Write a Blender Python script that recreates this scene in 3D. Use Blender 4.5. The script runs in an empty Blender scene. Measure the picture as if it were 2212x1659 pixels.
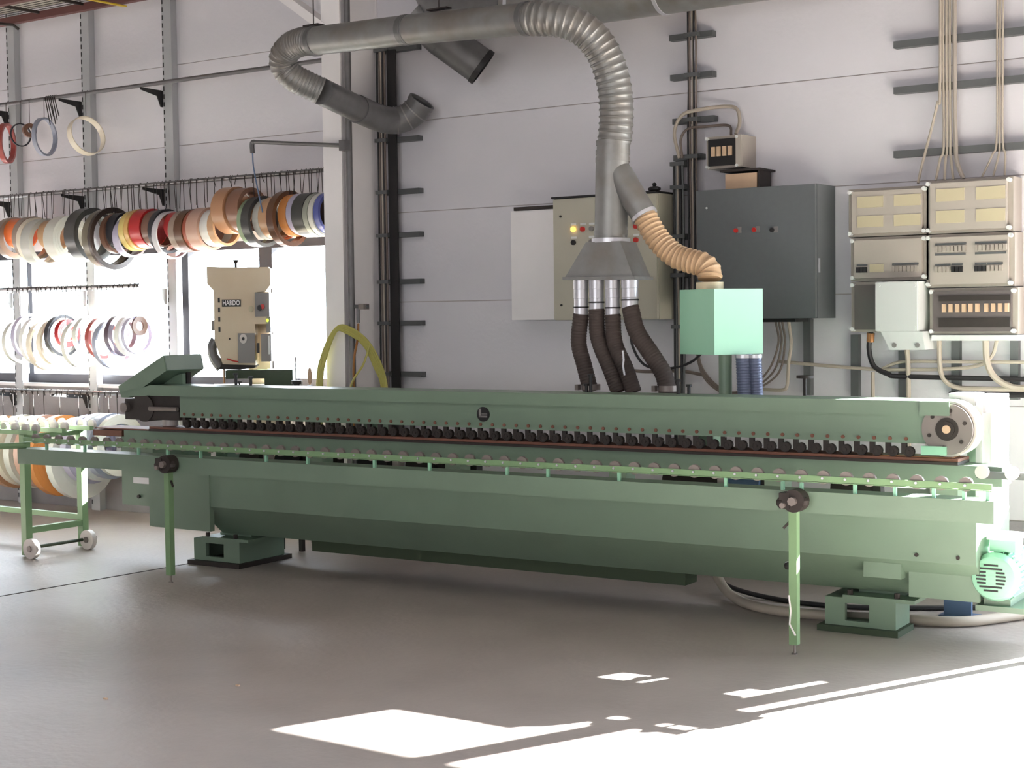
import bpy, math, random
from mathutils import Vector, Matrix
R = random.Random(7)
S = bpy.context.scene
COL = S.collection

# ------------------------------------------------------------------ camera, world, sun, exposure
YAW, PITCH, ROLL, FOCAL, EYE = 0.6077, 0.0459, -0.0119, 3300.0, 1.55
cy, sy, cp, sp = math.cos(YAW), math.sin(YAW), math.cos(PITCH), math.sin(PITCH)
fwd = Vector((-sy * cp, cy * cp, -sp)); r0 = Vector((cy, sy, 0)); u0 = r0.cross(fwd)
rgt = r0 * math.cos(ROLL) + u0 * math.sin(ROLL); upv = -r0 * math.sin(ROLL) + u0 * math.cos(ROLL)
cam = bpy.data.objects.new('camera', bpy.data.cameras.new('camera')); COL.objects.link(cam)
cam.matrix_world = Matrix(((rgt.x, upv.x, -fwd.x, 0), (rgt.y, upv.y, -fwd.y, 0), (rgt.z, upv.z, -fwd.z, EYE), (0, 0, 0, 1)))
cam.data.sensor_width = 36.0; cam.data.lens = 36.0 * FOCAL / 2212.0; cam.data.clip_start = 0.05; cam.data.clip_end = 300
S.camera = cam
S.view_settings.view_transform = 'Standard'; S.view_settings.look = 'None'
S.view_settings.gamma = 1.0; S.view_settings.use_curve_mapping = False; S.view_settings.exposure = 0.8
S.cycles.use_denoising = True; S.cycles.max_bounces = 10; S.cycles.diffuse_bounces = 6
S.cycles.sample_clamp_indirect = 12.0; S.cycles.caustics_reflective = False; S.cycles.caustics_refractive = False

world = bpy.data.worlds.new('sky'); S.world = world; world.use_nodes = True
bg = world.node_tree.nodes['Background']; bg.inputs[0].default_value = (0.80, 0.88, 1.0, 1); bg.inputs[1].default_value = 13.0

sun_dir = Vector((-0.407, -0.914, -0.485)).normalized()
sun = bpy.data.objects.new('sun', bpy.data.lights.new('sun', 'SUN')); COL.objects.link(sun)
sun.data.energy = 95.0; sun.data.angle = 0.009; sun.data.color = (1.0, 0.97, 0.94)
sun.rotation_euler = sun_dir.to_track_quat('-Z', 'Y').to_euler()

def area(name, loc, look, sx, sy_, power, color=(1, 1, 1), portal=False):
    l = bpy.data.lights.new(name, 'AREA'); l.shape = 'RECTANGLE'; l.size = sx; l.size_y = sy_; l.energy = power; l.color = color
    o = bpy.data.objects.new(name, l); COL.objects.link(o); o.location = loc
    o.rotation_euler = Vector(look).to_track_quat('-Z', 'Y').to_euler()
    if portal: l.cycles.is_portal = True
    return o
area('left_window_portal', (-10.0, 8.52, 1.57), (0, -1, 0), 5.6, 1.2, 1, portal=True)
area('right_window_portal', (0.6, 8.52, 1.15), (0, -1, 0), 5.6, 2.35, 1, portal=True)
area('overhead_fill', (-3.0, 1.0, 5.1), (0, 0, -1), 8.0, 5.0, 45, (0.97, 0.98, 1.0))  # added soft fill lamp below the closed ceiling, no rooflight is built
area('hall_fill', (-2.0, -6.8, 1.9), (0, 1, 0.05), 9.0, 2.6, 200, (0.97, 0.98, 1.0))  # added fill lamp behind the camera, the wall there has no opening

# ------------------------------------------------------------------ materials
def lin(c):
    c = [x / 255.0 for x in c]
    return tuple((x / 12.92 if x <= 0.04045 else ((x + 0.055) / 1.055) ** 2.4) for x in c) + (1.0,)
MATS = {}
def mat(name, rgb, rough=0.5, metal=0.0, var=0.12, scale=6.0, bump=0.0, bscale=60.0, dirt=None, dirt_amt=0.0, emit=0.0, alpha=None):
    m = bpy.data.materials.new(name); m.use_nodes = True; nt = m.node_tree; b = nt.nodes['Principled BSDF']
    b.inputs['Roughness'].default_value = rough; b.inputs['Metallic'].default_value = metal
    tc = nt.nodes.new('ShaderNodeTexCoord'); no = nt.nodes.new('ShaderNodeTexNoise'); no.inputs['Scale'].default_value = scale
    no.inputs['Detail'].default_value = 6; nt.links.new(tc.outputs['Object'], no.inputs['Vector'])
    ramp = nt.nodes.new('ShaderNodeMix'); ramp.data_type = 'RGBA'
    c = lin(rgb); d = tuple(x * (1 - var) for x in c[:3]) + (1,); l = tuple(min(1, x * (1 + var)) for x in c[:3]) + (1,)
    ramp.inputs[6].default_value = d; ramp.inputs[7].default_value = l
    nt.links.new(no.outputs['Fac'], ramp.inputs[0]); out = ramp.outputs[2]
    if dirt:
        n2 = nt.nodes.new('ShaderNodeTexNoise'); n2.inputs['Scale'].default_value = scale * 0.35; n2.inputs['Detail'].default_value = 8
        nt.links.new(tc.outputs['Object'], n2.inputs['Vector'])
        mr = nt.nodes.new('ShaderNodeMapRange'); mr.inputs[1].default_value = 0.45; mr.inputs[2].default_value = 0.7; mr.inputs[4].default_value = dirt_amt
        nt.links.new(n2.outputs['Fac'], mr.inputs[0])
        mx = nt.nodes.new('ShaderNodeMix'); mx.data_type = 'RGBA'; mx.inputs[7].default_value = lin(dirt)
        nt.links.new(mr.outputs[0], mx.inputs[0]); nt.links.new(out, mx.inputs[6]); out = mx.outputs[2]
    nt.links.new(out, b.inputs['Base Color'])
    if bump:
        n3 = nt.nodes.new('ShaderNodeTexNoise'); n3.inputs['Scale'].default_value = bscale; nt.links.new(tc.outputs['Object'], n3.inputs['Vector'])
        bp = nt.nodes.new('ShaderNodeBump'); bp.inputs['Strength'].default_value = bump; bp.inputs['Distance'].default_value = 0.01
        nt.links.new(n3.outputs['Fac'], bp.inputs['Height']); nt.links.new(bp.outputs['Normal'], b.inputs['Normal'])
    if emit:
        b.inputs['Emission Color'].default_value = c; b.inputs['Emission Strength'].default_value = emit
    if alpha is not None:
        b.inputs['Transmission Weight'].default_value = alpha; b.inputs['IOR'].default_value = 1.05
    MATS[name] = m
    return m
M = MATS
mat('wall_paint', (216, 214, 219), 0.85, var=0.03, scale=1.2, bump=0.15, bscale=35, dirt=(198, 195, 198), dirt_amt=0.35)
mat('core', (186, 178, 176), 0.9)
mat('plinth', (150, 146, 148), 0.9, var=0.12, scale=8, bump=0.3, bscale=40)
mat('floor_concrete', (172, 162, 156), 0.45, var=0.12, scale=2.2, bump=0.25, bscale=25, dirt=(140, 130, 124), dirt_amt=0.6)
mat('joint', (78, 72, 68), 0.9)
mat('ceiling_paint', (150, 146, 144), 0.9, var=0.03)
mat('green', (116, 137, 118), 0.38, var=0.06, scale=5, bump=0.05, dirt=(108, 122, 106), dirt_amt=0.3)
mat('pale_green', (138, 152, 142), 0.45, var=0.04)
mat('mint', (146, 198, 168), 0.42, var=0.03, scale=4)
mat('rail_green', (122, 154, 112), 0.45, var=0.08)
mat('dark_green', (52, 66, 44), 0.5, var=0.1)
mat('galvanised', (140, 140, 138), 0.45, metal=0.6, var=0.2, scale=14, dirt=(120, 104, 88), dirt_amt=0.45)
mat('galvanised_dark', (110, 109, 109), 0.45, metal=0.5, var=0.2, scale=18)
mat('steel', (134, 125, 120), 0.45, metal=0.4, var=0.12)
mat('bright_steel', (205, 205, 210), 0.35, metal=0.6, var=0.05)
mat('rail_steel', (120, 118, 118), 0.35, metal=0.8, var=0.05)
mat('strut', (96, 98, 98), 0.5, metal=0.3, var=0.1)
mat('black', (28, 26, 26), 0.5)
mat('iron', (46, 38, 34), 0.6, var=0.25, scale=25)
mat('rubber', (68, 58, 54), 0.75, var=0.15, scale=20)
mat('tan_hose', (186, 156, 122), 0.5, var=0.08, scale=10)
mat('blue_hose', (110, 118, 142), 0.45, metal=0.3, var=0.1)
mat('rust_track', (118, 76, 60), 0.7, var=0.2, scale=20)
mat('beige', (182, 178, 162), 0.5, var=0.04)
mat('cabinet_dark', (96, 100, 102), 0.5, var=0.06, scale=30)
mat('white_plastic', (214, 216, 214), 0.45, var=0.03)
mat('board_grey', (172, 164, 154), 0.4, var=0.04, scale=9)
mat('board_frame', (160, 152, 142), 0.5, var=0.06)
mat('smoke_clear', (96, 88, 86), 0.25, var=0.1)
mat('cream_plate', (190, 180, 150), 0.5, var=0.04)
mat('cable_grey', (172, 162, 148), 0.55, var=0.08)
mat('cable_brown', (112, 100, 92), 0.6, var=0.15, scale=20)
mat('cable_black', (34, 32, 34), 0.5)
mat('yellow_hose', (178, 172, 92), 0.45, var=0.08)
mat('white_paint', (234, 231, 231), 0.7, var=0.03)
mat('post_grey', (176, 178, 180), 0.5, metal=0.2, var=0.04)
mat('red', (190, 40, 34), 0.4)
mat('lamp_amber', (255, 196, 70), 0.3, emit=2.2)
mat('lamp_green', (196, 230, 60), 0.3, emit=0.8)
mat('red_beam', (100, 62, 58), 0.6, var=0.1)
mat('yellow', (206, 176, 44), 0.5)
mat('mesh_grey', (176, 172, 160), 0.6)
mat('wood', (206, 176, 146), 0.6, var=0.12, scale=14)
mat('saw_cream', (206, 190, 164), 0.45, var=0.05, dirt=(190, 160, 116), dirt_amt=0.3)
mat('panel_grey', (128, 124, 122), 0.45, var=0.06)
mat('window_frame', (62, 60, 66), 0.45, var=0.06)
mat('copper', (150, 104, 60), 0.4, metal=0.4)
mat('blue_paint', (92, 116, 150), 0.5)
mat('caster', (206, 198, 192), 0.45, var=0.06)
mat('ground', (170, 168, 162), 0.9, var=0.1, scale=0.5)
mat('house_pale', (214, 218, 228), 0.8, var=0.03)
mat('house_dark', (120, 132, 150), 0.5)
def glass():
    m = bpy.data.materials.new('glass'); m.use_nodes = True; nt = m.node_tree; nt.nodes.clear()
    o = nt.nodes.new('ShaderNodeOutputMaterial'); mx = nt.nodes.new('ShaderNodeMixShader'); t = nt.nodes.new('ShaderNodeBsdfTransparent'); g_ = nt.nodes.new('ShaderNodeBsdfGlossy')
    t.inputs[0].default_value = (0.95, 0.97, 0.97, 1); g_.inputs['Roughness'].default_value = 0.02; mx.inputs[0].default_value = 0.04
    nt.links.new(t.outputs[0], mx.inputs[1]); nt.links.new(g_.outputs[0], mx.inputs[2]); nt.links.new(mx.outputs[0], o.inputs[0]); MATS['glass'] = m
glass()
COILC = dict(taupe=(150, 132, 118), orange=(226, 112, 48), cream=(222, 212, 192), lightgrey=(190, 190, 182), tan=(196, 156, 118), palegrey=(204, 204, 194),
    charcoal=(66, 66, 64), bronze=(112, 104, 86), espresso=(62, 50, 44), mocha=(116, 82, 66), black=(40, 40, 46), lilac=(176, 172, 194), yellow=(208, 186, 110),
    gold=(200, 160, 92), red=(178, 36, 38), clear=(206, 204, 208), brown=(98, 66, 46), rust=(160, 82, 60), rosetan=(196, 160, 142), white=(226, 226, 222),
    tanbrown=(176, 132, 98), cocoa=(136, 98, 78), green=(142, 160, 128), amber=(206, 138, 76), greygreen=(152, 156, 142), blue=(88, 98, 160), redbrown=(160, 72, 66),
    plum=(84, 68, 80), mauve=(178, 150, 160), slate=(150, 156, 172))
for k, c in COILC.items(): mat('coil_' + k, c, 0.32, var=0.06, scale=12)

# ------------------------------------------------------------------ mesh builder
class MB:
    def __init__(s): s.v = []; s.f = []
    def add(s, vs, fs):
        n = len(s.v); s.v += [tuple(v) for v in vs]; s.f += [tuple(i + n for i in f) for f in fs]; return s
    def box(s, x0, x1, y0, y1, z0, z1):
        vs = [(x, y, z) for z in (z0, z1) for y in (y0, y1) for x in (x0, x1)]
        return s.add(vs, [(0, 2, 3, 1), (4, 5, 7, 6), (0, 1, 5, 4), (2, 6, 7, 3), (0, 4, 6, 2), (1, 3, 7, 5)])
    def bar(s, a, b, w, h, up=(0, 0, 1)):
        a = Vector(a); b = Vector(b); d = (b - a).normalized(); up = Vector(up)
        x = d.cross(up)
        if x.length < 1e-4: x = d.cross(Vector((0, 1, 0)))
        x.normalize(); y = x.cross(d)
        vs = [p + x * (i * w / 2) + y * (j * h / 2) for p in (a, b) for j in (-1, 1) for i in (-1, 1)]
        return s.add(vs, [(0, 2, 3, 1), (4, 5, 7, 6), (0, 1, 5, 4), (2, 6, 7, 3), (0, 4, 6, 2), (1, 3, 7, 5)])
    def tube(s, path, r, n=14, cap=True):
        P = [Vector(p) for p in path]; m = len(P); rr = r if isinstance(r, (list, tuple)) else [r] * m
        t = [(P[min(i + 1, m - 1)] - P[max(i - 1, 0)]).normalized() for i in range(m)]
        a = t[0].cross(Vector((0, 0, 1)))
        if a.length < 1e-3: a = t[0].cross(Vector((0, 1, 0)))
        a.normalize(); vs = []
        for i in range(m):
            a = a - t[i] * a.dot(t[i]); a.normalize(); b = t[i].cross(a)
            for k in range(n):
                q = 2 * math.pi * k / n; vs.append(P[i] + (a * math.cos(q) + b * math.sin(q)) * rr[i])
        fs = [(i * n + k, i * n + (k + 1) % n, (i + 1) * n + (k + 1) % n, (i + 1) * n + k) for i in range(m - 1) for k in range(n)]
        if cap: fs += [tuple(range(n))[::-1], tuple((m - 1) * n + k for k in range(n))]
        return s.add(vs, fs)
    def cyl(s, a, b, r, n=16, r2=None): return s.tube([a, b], [r, r if r2 is None else r2], n)
    def ring(s, c, axis, ro, ri, w, n=28):
        c = Vector(c); ax = Vector(axis).normalized(); a = ax.cross(Vector((0, 0, 1)))
        if a.length < 1e-3: a = Vector((1, 0, 0))
        a.normalize(); b = ax.cross(a); vs = []
        for k in range(n):
            q = 2 * math.pi * k / n; d = a * math.cos(q) + b * math.sin(q)
            vs += [c + d * ro - ax * w / 2, c + d * ro + ax * w / 2, c + d * ri + ax * w / 2, c + d * ri - ax * w / 2]
        fs = []
        for k in range(n):
            j = (k + 1) % n
            for e in range(4): fs.append((k * 4 + e, j * 4 + e, j * 4 + (e + 1) % 4, k * 4 + (e + 1) % 4))
        return s.add(vs, fs)
    def prism(s, poly, fn, d0, d1):
        n = len(poly); vs = [fn(p[0], p[1], d0) for p in poly] + [fn(p[0], p[1], d1) for p in poly]
        return s.add(vs, [tuple(range(n)), tuple(range(2 * n - 1, n - 1, -1))] + [(i, i + n, (i + 1) % n + n, (i + 1) % n) for i in range(n)])
    def loft(s, a, b):
        n = len(a); return s.add(list(a) + list(b), [tuple(range(n))[::-1], tuple(range(n, 2 * n))] + [(i, (i + 1) % n, (i + 1) % n + n, i + n) for i in range(n)])
    def ball(s, c, r, n=12, sx=1, sy=1, sz=1):
        vs = [Vector((0, 0, 1))]; h = n // 2
        for i in range(1, h):
            p = math.pi * i / h
            vs += [Vector((math.sin(p) * math.cos(2 * math.pi * k / n), math.sin(p) * math.sin(2 * math.pi * k / n), math.cos(p))) for k in range(n)]
        vs.append(Vector((0, 0, -1))); L = len(vs) - 1
        fs = [(0, 1 + k, 1 + (k + 1) % n) for k in range(n)]
        for i in range(h - 2): fs += [(1 + i * n + k, 1 + (i + 1) * n + k, 1 + (i + 1) * n + (k + 1) % n, 1 + i * n + (k + 1) % n) for k in range(n)]
        o = 1 + (h - 2) * n; fs += [(L, o + (k + 1) % n, o + k) for k in range(n)]
        return s.add([Vector(c) + Vector((v.x * sx, v.y * sy, v.z * sz)) * r for v in vs], fs)
    def mesh(s, name, material, off=(0, 0, 0), smooth=True):
        me = bpy.data.meshes.new(name); o = off
        me.from_pydata([(v[0] - o[0], v[1] - o[1], v[2] - o[2]) for v in s.v], [], s.f); me.update()
        import bmesh
        bm = bmesh.new(); bm.from_mesh(me); bmesh.ops.recalc_face_normals(bm, faces=bm.faces); bm.to_mesh(me); bm.free()
        if smooth:
            me.polygons.foreach_set('use_smooth', [True] * len(me.polygons)); me.set_sharp_from_angle(angle=0.6)
        me.materials.append(M[material])
        return me

OFF = {}
def tag(o, label=None, cat=None, group=None, kind=None):
    if label: o['label'] = label
    if cat: o['category'] = cat
    if group: o['group'] = group
    if kind: o['kind'] = kind
    return o
def link(name, data, parent=None):
    o = bpy.data.objects.new(name, data); COL.objects.link(o)
    if parent: o.parent = parent
    return o
def thing(name, label, cat, loc=(0, 0, 0), group=None, machine=False):
    """An Empty at the thing's base. machine=True: parts are given along the edge bander (u along it, v across it)."""
    o = link(name, None); OFF[o.name] = Vector(loc)
    if machine: o.location = mw(*loc); o.rotation_euler = (0, 0, MA)
    else: o.location = loc
    return tag(o, label, cat, group)
def part(name, mb, material, parent, label=None, smooth=True, kind=None):
    off = OFF[parent.name]; o = link(name, mb.mesh(name, material, off, smooth), parent); OFF[o.name] = off
    return tag(o, label=label, kind=kind)
def solo(name, mb, material, label, cat, group=None, loc=None, kind=None):
    if loc is None:
        xs = [v for v in mb.v]; loc = (sum(v[0] for v in xs) / len(xs), sum(v[1] for v in xs) / len(xs), min(v[2] for v in xs))
    o = link(name, mb.mesh(name, material, loc)); o.location = loc; OFF[o.name] = Vector(loc)
    return tag(o, label, cat, group, kind)
def struct(name, mb, material, label=None):
    o = link(name, mb.mesh(name, material, (0, 0, 0), False)); OFF[o.name] = Vector((0, 0, 0)); return tag(o, label, kind='structure')
def copies(name, mesh, spots, parent):
    for p in spots:
        o = link(name, mesh, parent); o.location = Vector(p) - OFF[parent.name]
def text_mesh(name, body, size, material, ext=0.001):
    cu = bpy.data.curves.new(name, 'FONT'); cu.body = body; cu.size = size; cu.extrude = ext; cu.align_x = 'CENTER'; cu.align_y = 'CENTER'; cu.offset = size * 0.02
    t = bpy.data.objects.new(name, cu); COL.objects.link(t); dg = bpy.context.evaluated_depsgraph_get()
    me = bpy.data.meshes.new_from_object(t.evaluated_get(dg)); bpy.data.objects.remove(t); me.materials.clear(); me.materials.append(M[material]); me.name = name
    return me
def smoothpath(pts, per=8):
    P = [Vector(p) for p in pts]; P = [P[0] * 2 - P[1]] + P + [P[-1] * 2 - P[-2]]; out = []
    for i in range(1, len(P) - 2):
        a, b, c, d = P[i - 1:i + 3]
        for k in range(per):
            t = k / per; out.append(0.5 * (2 * b + (c - a) * t + (2 * a - 5 * b + 4 * c - d) * t * t + (3 * b - a - 3 * c + d) * t ** 3))
    return out + [P[-2]]
def even(path, step):
    out = [path[0]]; acc = 0.0
    for a, b in zip(path, path[1:]):
        L = (b - a).length; t = step - acc
        while t <= L: out.append(a + (b - a) * (t / L)); t += step
        acc = L - (t - step)
    return out
def flex(pts, r, ridge, pitch, n=18, per=8):
    """A corrugated hose: radius rises and falls along the path."""
    P = even(smoothpath(pts, 40), pitch / 6)
    return MB().tube(P, [r + ridge * (0, 0.05, 0.1, 0.9, 1.0, 0.1)[i % 6] for i in range(len(P))], n)
def pipe(pts, r, n=16, per=8): return MB().tube(smoothpath(pts, per), r, n)
MA = 0.0465; CA, SA = math.cos(MA), math.sin(MA)
def mw(u, v, z=0.0): return Vector((u * CA - v * SA, u * SA + v * CA, z))

# ------------------------------------------------------------------ the setting
WY = 8.25
LW = (-13.0, -7.15); RW = (-2.16, -1.385); DW = (-1.335, 3.4); SILL, HEAD, HEAD2 = 1.02, 2.12, 2.30
struct('floor', MB().box(-14, 5, -7.2, 8.5, -0.2, 0), 'floor_concrete', 'dusty brownish grey concrete workshop floor')
fj = MB().bar((-7.39, 2.6, 0.0005), (-7.13, 7.05, 0.0005), 0.014, 0.003)
struct('trim_1', fj, 'joint', 'thin dark expansion joint across the floor at left')
core = MB()
for x0, x1 in ((-14, LW[0]), (LW[1], RW[0]), (RW[1], DW[0]), (DW[1], 5)): core.box(x0, x1, WY + 0.008, 8.5, 0, 5.4)
for x0, x1, hh in (LW + (HEAD,), RW + (HEAD2,)): core.box(x0, x1, WY + 0.008, 8.5, 0, SILL); core.box(x0, x1, WY + 0.008, 8.5, hh, 5.4)
core.box(DW[0], DW[1], WY + 0.008, 8.5, HEAD2, 5.4)
wb = struct('wall_back', core, 'core', 'white panelled workshop wall behind the machine')
zs = [0.0, 0.406, 1.023, 1.64, 2.255, 2.87, 3.487, 4.10, 4.72, 5.4]
g = 0.003
for i in range(len(zs) - 1):
    z0, z1 = zs[i] + g, zs[i + 1] - g
    for x0, x1 in ((-14, LW[0]), LW, (LW[1], RW[0]), RW, (RW[1], DW[0]), DW, (DW[1], 5)):
        a, b = z0, z1
        if (x0, x1) == DW:
            if zs[i + 1] <= HEAD2: continue
            if zs[i] < HEAD2: a = HEAD2
        if (x0, x1) in (LW, RW):
            hh = HEAD2 if (x0, x1) == RW else HEAD
            if zs[i] >= SILL and zs[i + 1] <= hh: continue
            if zs[i] < hh < zs[i + 1]: a = hh
            elif zs[i] < SILL <= zs[i + 1]: b = min(b, SILL)
            if a >= b: continue
        part('wall_panel', MB().box(x0 + 0.001, x1 - 0.001, WY, WY + 0.008, a, b), 'plinth' if z1 < 0.42 or (b <= SILL and x1 < -7) else 'wall_paint', wb, smooth=False)
struct('wall_left', MB().box(-14.2, -14, -7.2, 8.5, 0, 5.4), 'wall_paint')
struct('wall_right', MB().box(5, 5.2, -7.2, 8.5, 0, 5.4), 'wall_paint')
struct('wall_front', MB().box(-14.2, 5.2, -7.4, -7.2, 0, 5.4), 'wall_paint')
struct('ceiling', MB().box(-14.2, 5.2, -7.4, 8.5, 5.4, 5.6), 'ceiling_paint')
struct('ground', MB().box(-60, 40, 8.5, 90, -0.35, -0.15), 'ground', 'sunlit yard outside the windows')

# windows: dark frames with glass
def window(name, x0, x1, mulls, label, HEAD=HEAD):
    fr = MB(); y0, y1 = 8.3, 8.37
    fr.box(x0, x1, y0, y1, SILL, SILL + 0.075); fr.box(x0, x1, y0, y1, HEAD - 0.06, HEAD)
    w = struct(name, fr, 'window_frame', label)
    for mx, mwid in mulls: part('mullion', MB().box(mx - mwid / 2, mx + mwid / 2, y0 - 0.005, y1 + 0.005, SILL + 0.075, HEAD - 0.06), 'window_frame', w, smooth=False)
    edges = [x0] + [m[0] for m in mulls] + [x1]
    for a, b in zip(edges, edges[1:]):
        part('pane', MB().box(a + 0.04, b - 0.04, 8.333, 8.338, SILL + 0.07, HEAD - 0.055), 'glass', w, smooth=False)
    return w
w1 = window('window_1', LW[0], LW[1], [(-12.2, 0.1), (-10.72, 0.06), (-8.86, 0.11), (-7.985, 0.13)], 'long dark framed window behind the hanging coils, glare outside')
part('window_handle', MB().box(-8.90, -8.875, 8.255, 8.295, 1.62, 1.76), 'white_plastic', w1, 'white window handle')
window('window_2', RW[0], RW[1], [], 'dark framed window right of the machine', HEAD2)
d1_ = struct('door_1', MB().box(DW[0], DW[1], 8.3, 8.37, HEAD2 - 0.06, HEAD2).box(DW[0], DW[1], 8.3, 8.37, 0, 0.06), 'window_frame', 'wide glazed gate in the wall right of the machine')
for mx in (0.3, 1.9): part('stile', MB().box(mx - 0.05, mx + 0.05, 8.295, 8.375, 0.06, HEAD2 - 0.06), 'window_frame', d1_, smooth=False)
for a, b in ((DW[0], 0.3), (0.3, 1.9), (1.9, DW[1])): part('pane', MB().box(a + 0.05, b - 0.05, 8.333, 8.338, 0.06, HEAD2 - 0.06), 'glass', d1_, smooth=False)
struct('trim_2', MB().box(LW[0], LW[1], 8.2, 8.29, SILL - 0.025, SILL), 'white_paint', 'window sill board')

# column with its diagonal brace
cb = MB().box(-7.0, -6.835, 7.85, 7.865, 0, 5.4); cb.box(-7.0, -6.835, 8.235, 8.249, 0, 5.4); cb.box(-6.995, -6.845, 7.865, 8.235, 0, 5.4)
struct('trim_3', cb, 'white_paint', 'white painted steel column right of the windows')
struct('trim_4', MB().bar((-7.75, 7.9, 4.02), (-6.98, 7.9, 3.50), 0.06, 0.12, up=(0, 1, 0)), 'white_paint', 'white diagonal brace meeting the column high up')

# outside: one pale low building and a fence in the glare
hb = thing('building', 'pale low building far outside the right window pane', 'building', (-26, 40, -0.15))
part('wall', MB().box(-34, -18.5, 40, 46, -0.15, 4.2), 'house_pale', hb)
part('roof', MB().prism([(39.5, 4.2), (46.5, 4.2), (43, 5.6)], lambda a, b, d: (d, a, b), -34.4, -18.1), 'house_dark', hb)
for k in range(5): part('window', MB().box(-32.5 + k * 2.8, -31 + k * 2.8, 39.94, 40, 1.0, 2.4), 'house_dark', hb)

# ------------------------------------------------------------------ overhead at left: mesh deck
dk = thing('mesh_deck', 'overhead deck of wire mesh on dark red steel beams, top left', 'deck', (-10.4, 7.58, 3.9))
for yy in (7.83, 7.33): part('beam', MB().box(-12.6, -8.2, yy - 0.025, yy + 0.025, 3.9, 3.955), 'red_beam', dk)
for k in range(9): part('cross_bar', MB().box(-12.5 + k * 0.52, -12.48 + k * 0.52, 7.355, 7.805, 3.935, 3.955), 'iron', dk)
part('board', MB().box(-12.6, -8.2, 7.355, 7.805, 3.985, 4.0), 'mesh_grey', dk)
wr = MB()
for k in range(9): wr.box(-12.6, -8.2, 7.38 + k * 0.05, 7.384 + k * 0.05, 3.956, 3.96)
part('wire_mesh', wr, 'iron', dk, kind='stuff')
for xx in (-12.3, -8.6): part('hanger', MB().box(xx - 0.01, xx + 0.01, 7.57, 7.59, 4.0, 5.4), 'iron', dk)
solo('hook_bar', MB().tube([(-10.35, 7.45, 3.885), (-10.2, 7.8, 3.885), (-10.17, 7.83, 3.85)], 0.012, 8), 'iron', 'short dark hook bar hanging under the overhead mesh deck', 'hook')
solo('lifting_strap', MB().bar((-9.0, 7.30, 3.89), (-8.95, 7.86, 3.885), 0.03, 0.008), 'yellow', 'yellow strap lying across the red beam of the mesh deck', 'strap')

# ------------------------------------------------------------------ slotted posts, brackets, rails
POSTX = (-10.757, -9.82, -8.876)
plab = ('leftmost', 'middle', 'rightmost')
for i, x in enumerate(POSTX + (-11.69,)):
    nm = plab[i] + ' grey slotted steel post on the wall' if i < 3 else 'grey slotted steel post at the far left edge, mostly out of view'
    p = thing('slotted_post', nm, 'post', (x, 8.22, 1.02 if i else 0.0), 'slotted wall posts')
    part('channel', MB().box(x - 0.05, x + 0.05, 8.19, 8.249, 0.0, 4.3), 'post_grey', p, smooth=False)
    sl = MB()
    for k in range(70): sl.box(x - 0.047, x - 0.036, 8.1885, 8.19, 0.05 + k * 0.06, 0.085 + k * 0.06)
    part('slots', sl, 'black', p, kind='stuff', smooth=False)
RAILS = ((3.314, 'top'), (2.56, 'second'), (1.80, 'third'), (0.977, 'bottom'))
rnames = dict(top='bare upper steel rail along the wall, highest of the four', second='steel rail crowded with wire hooks over the window', third='steel hook rail crossing in front of the bright window', bottom='lowest steel hook rail below the window sill')
RY = {}
for z, nm in RAILS:
    yy = 7.86 if nm == 'bottom' else 8.0; RY[nm] = yy
    x1 = {'top': -7.03, 'second': -7.03, 'third': -9.02, 'bottom': -9.0}[nm]
    solo('hanging_rail', MB().tube([(-11.9, yy, z), (x1, yy, z)], 0.016, 10), 'rail_steel', rnames[nm], 'rail', 'hanging rails', kind=None)
    for i, x in enumerate(POSTX):
        if nm in ('third', 'bottom') and i == 2 and nm == 'bottom': pass
        t = z - 0.018
        tip = yy - 0.035
        bk = MB().prism([(8.188, t - 0.004), (tip, t), (tip, t - 0.018), (8.13, t - 0.05), (8.165, t - 0.13), (8.188, t - 0.13)], lambda a, b, d: (d, a, b), x - 0.058, x - 0.051)
        bk.box(x - 0.058, x - 0.049, 8.17, 8.188, t - 0.12, t - 0.005)
        solo('shelf_bracket', bk, 'post_grey' if nm == 'third' else 'black', ('pale grey' if nm == 'third' else 'black') + ' bracket on the %s post carrying the %s rail' % (plab[i], {'top': 'highest', 'second': 'second', 'third': 'third', 'bottom': 'lowest'}[nm]), 'bracket', 'rail brackets')  # third-rail brackets are greyed to paint in the window glare

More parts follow.
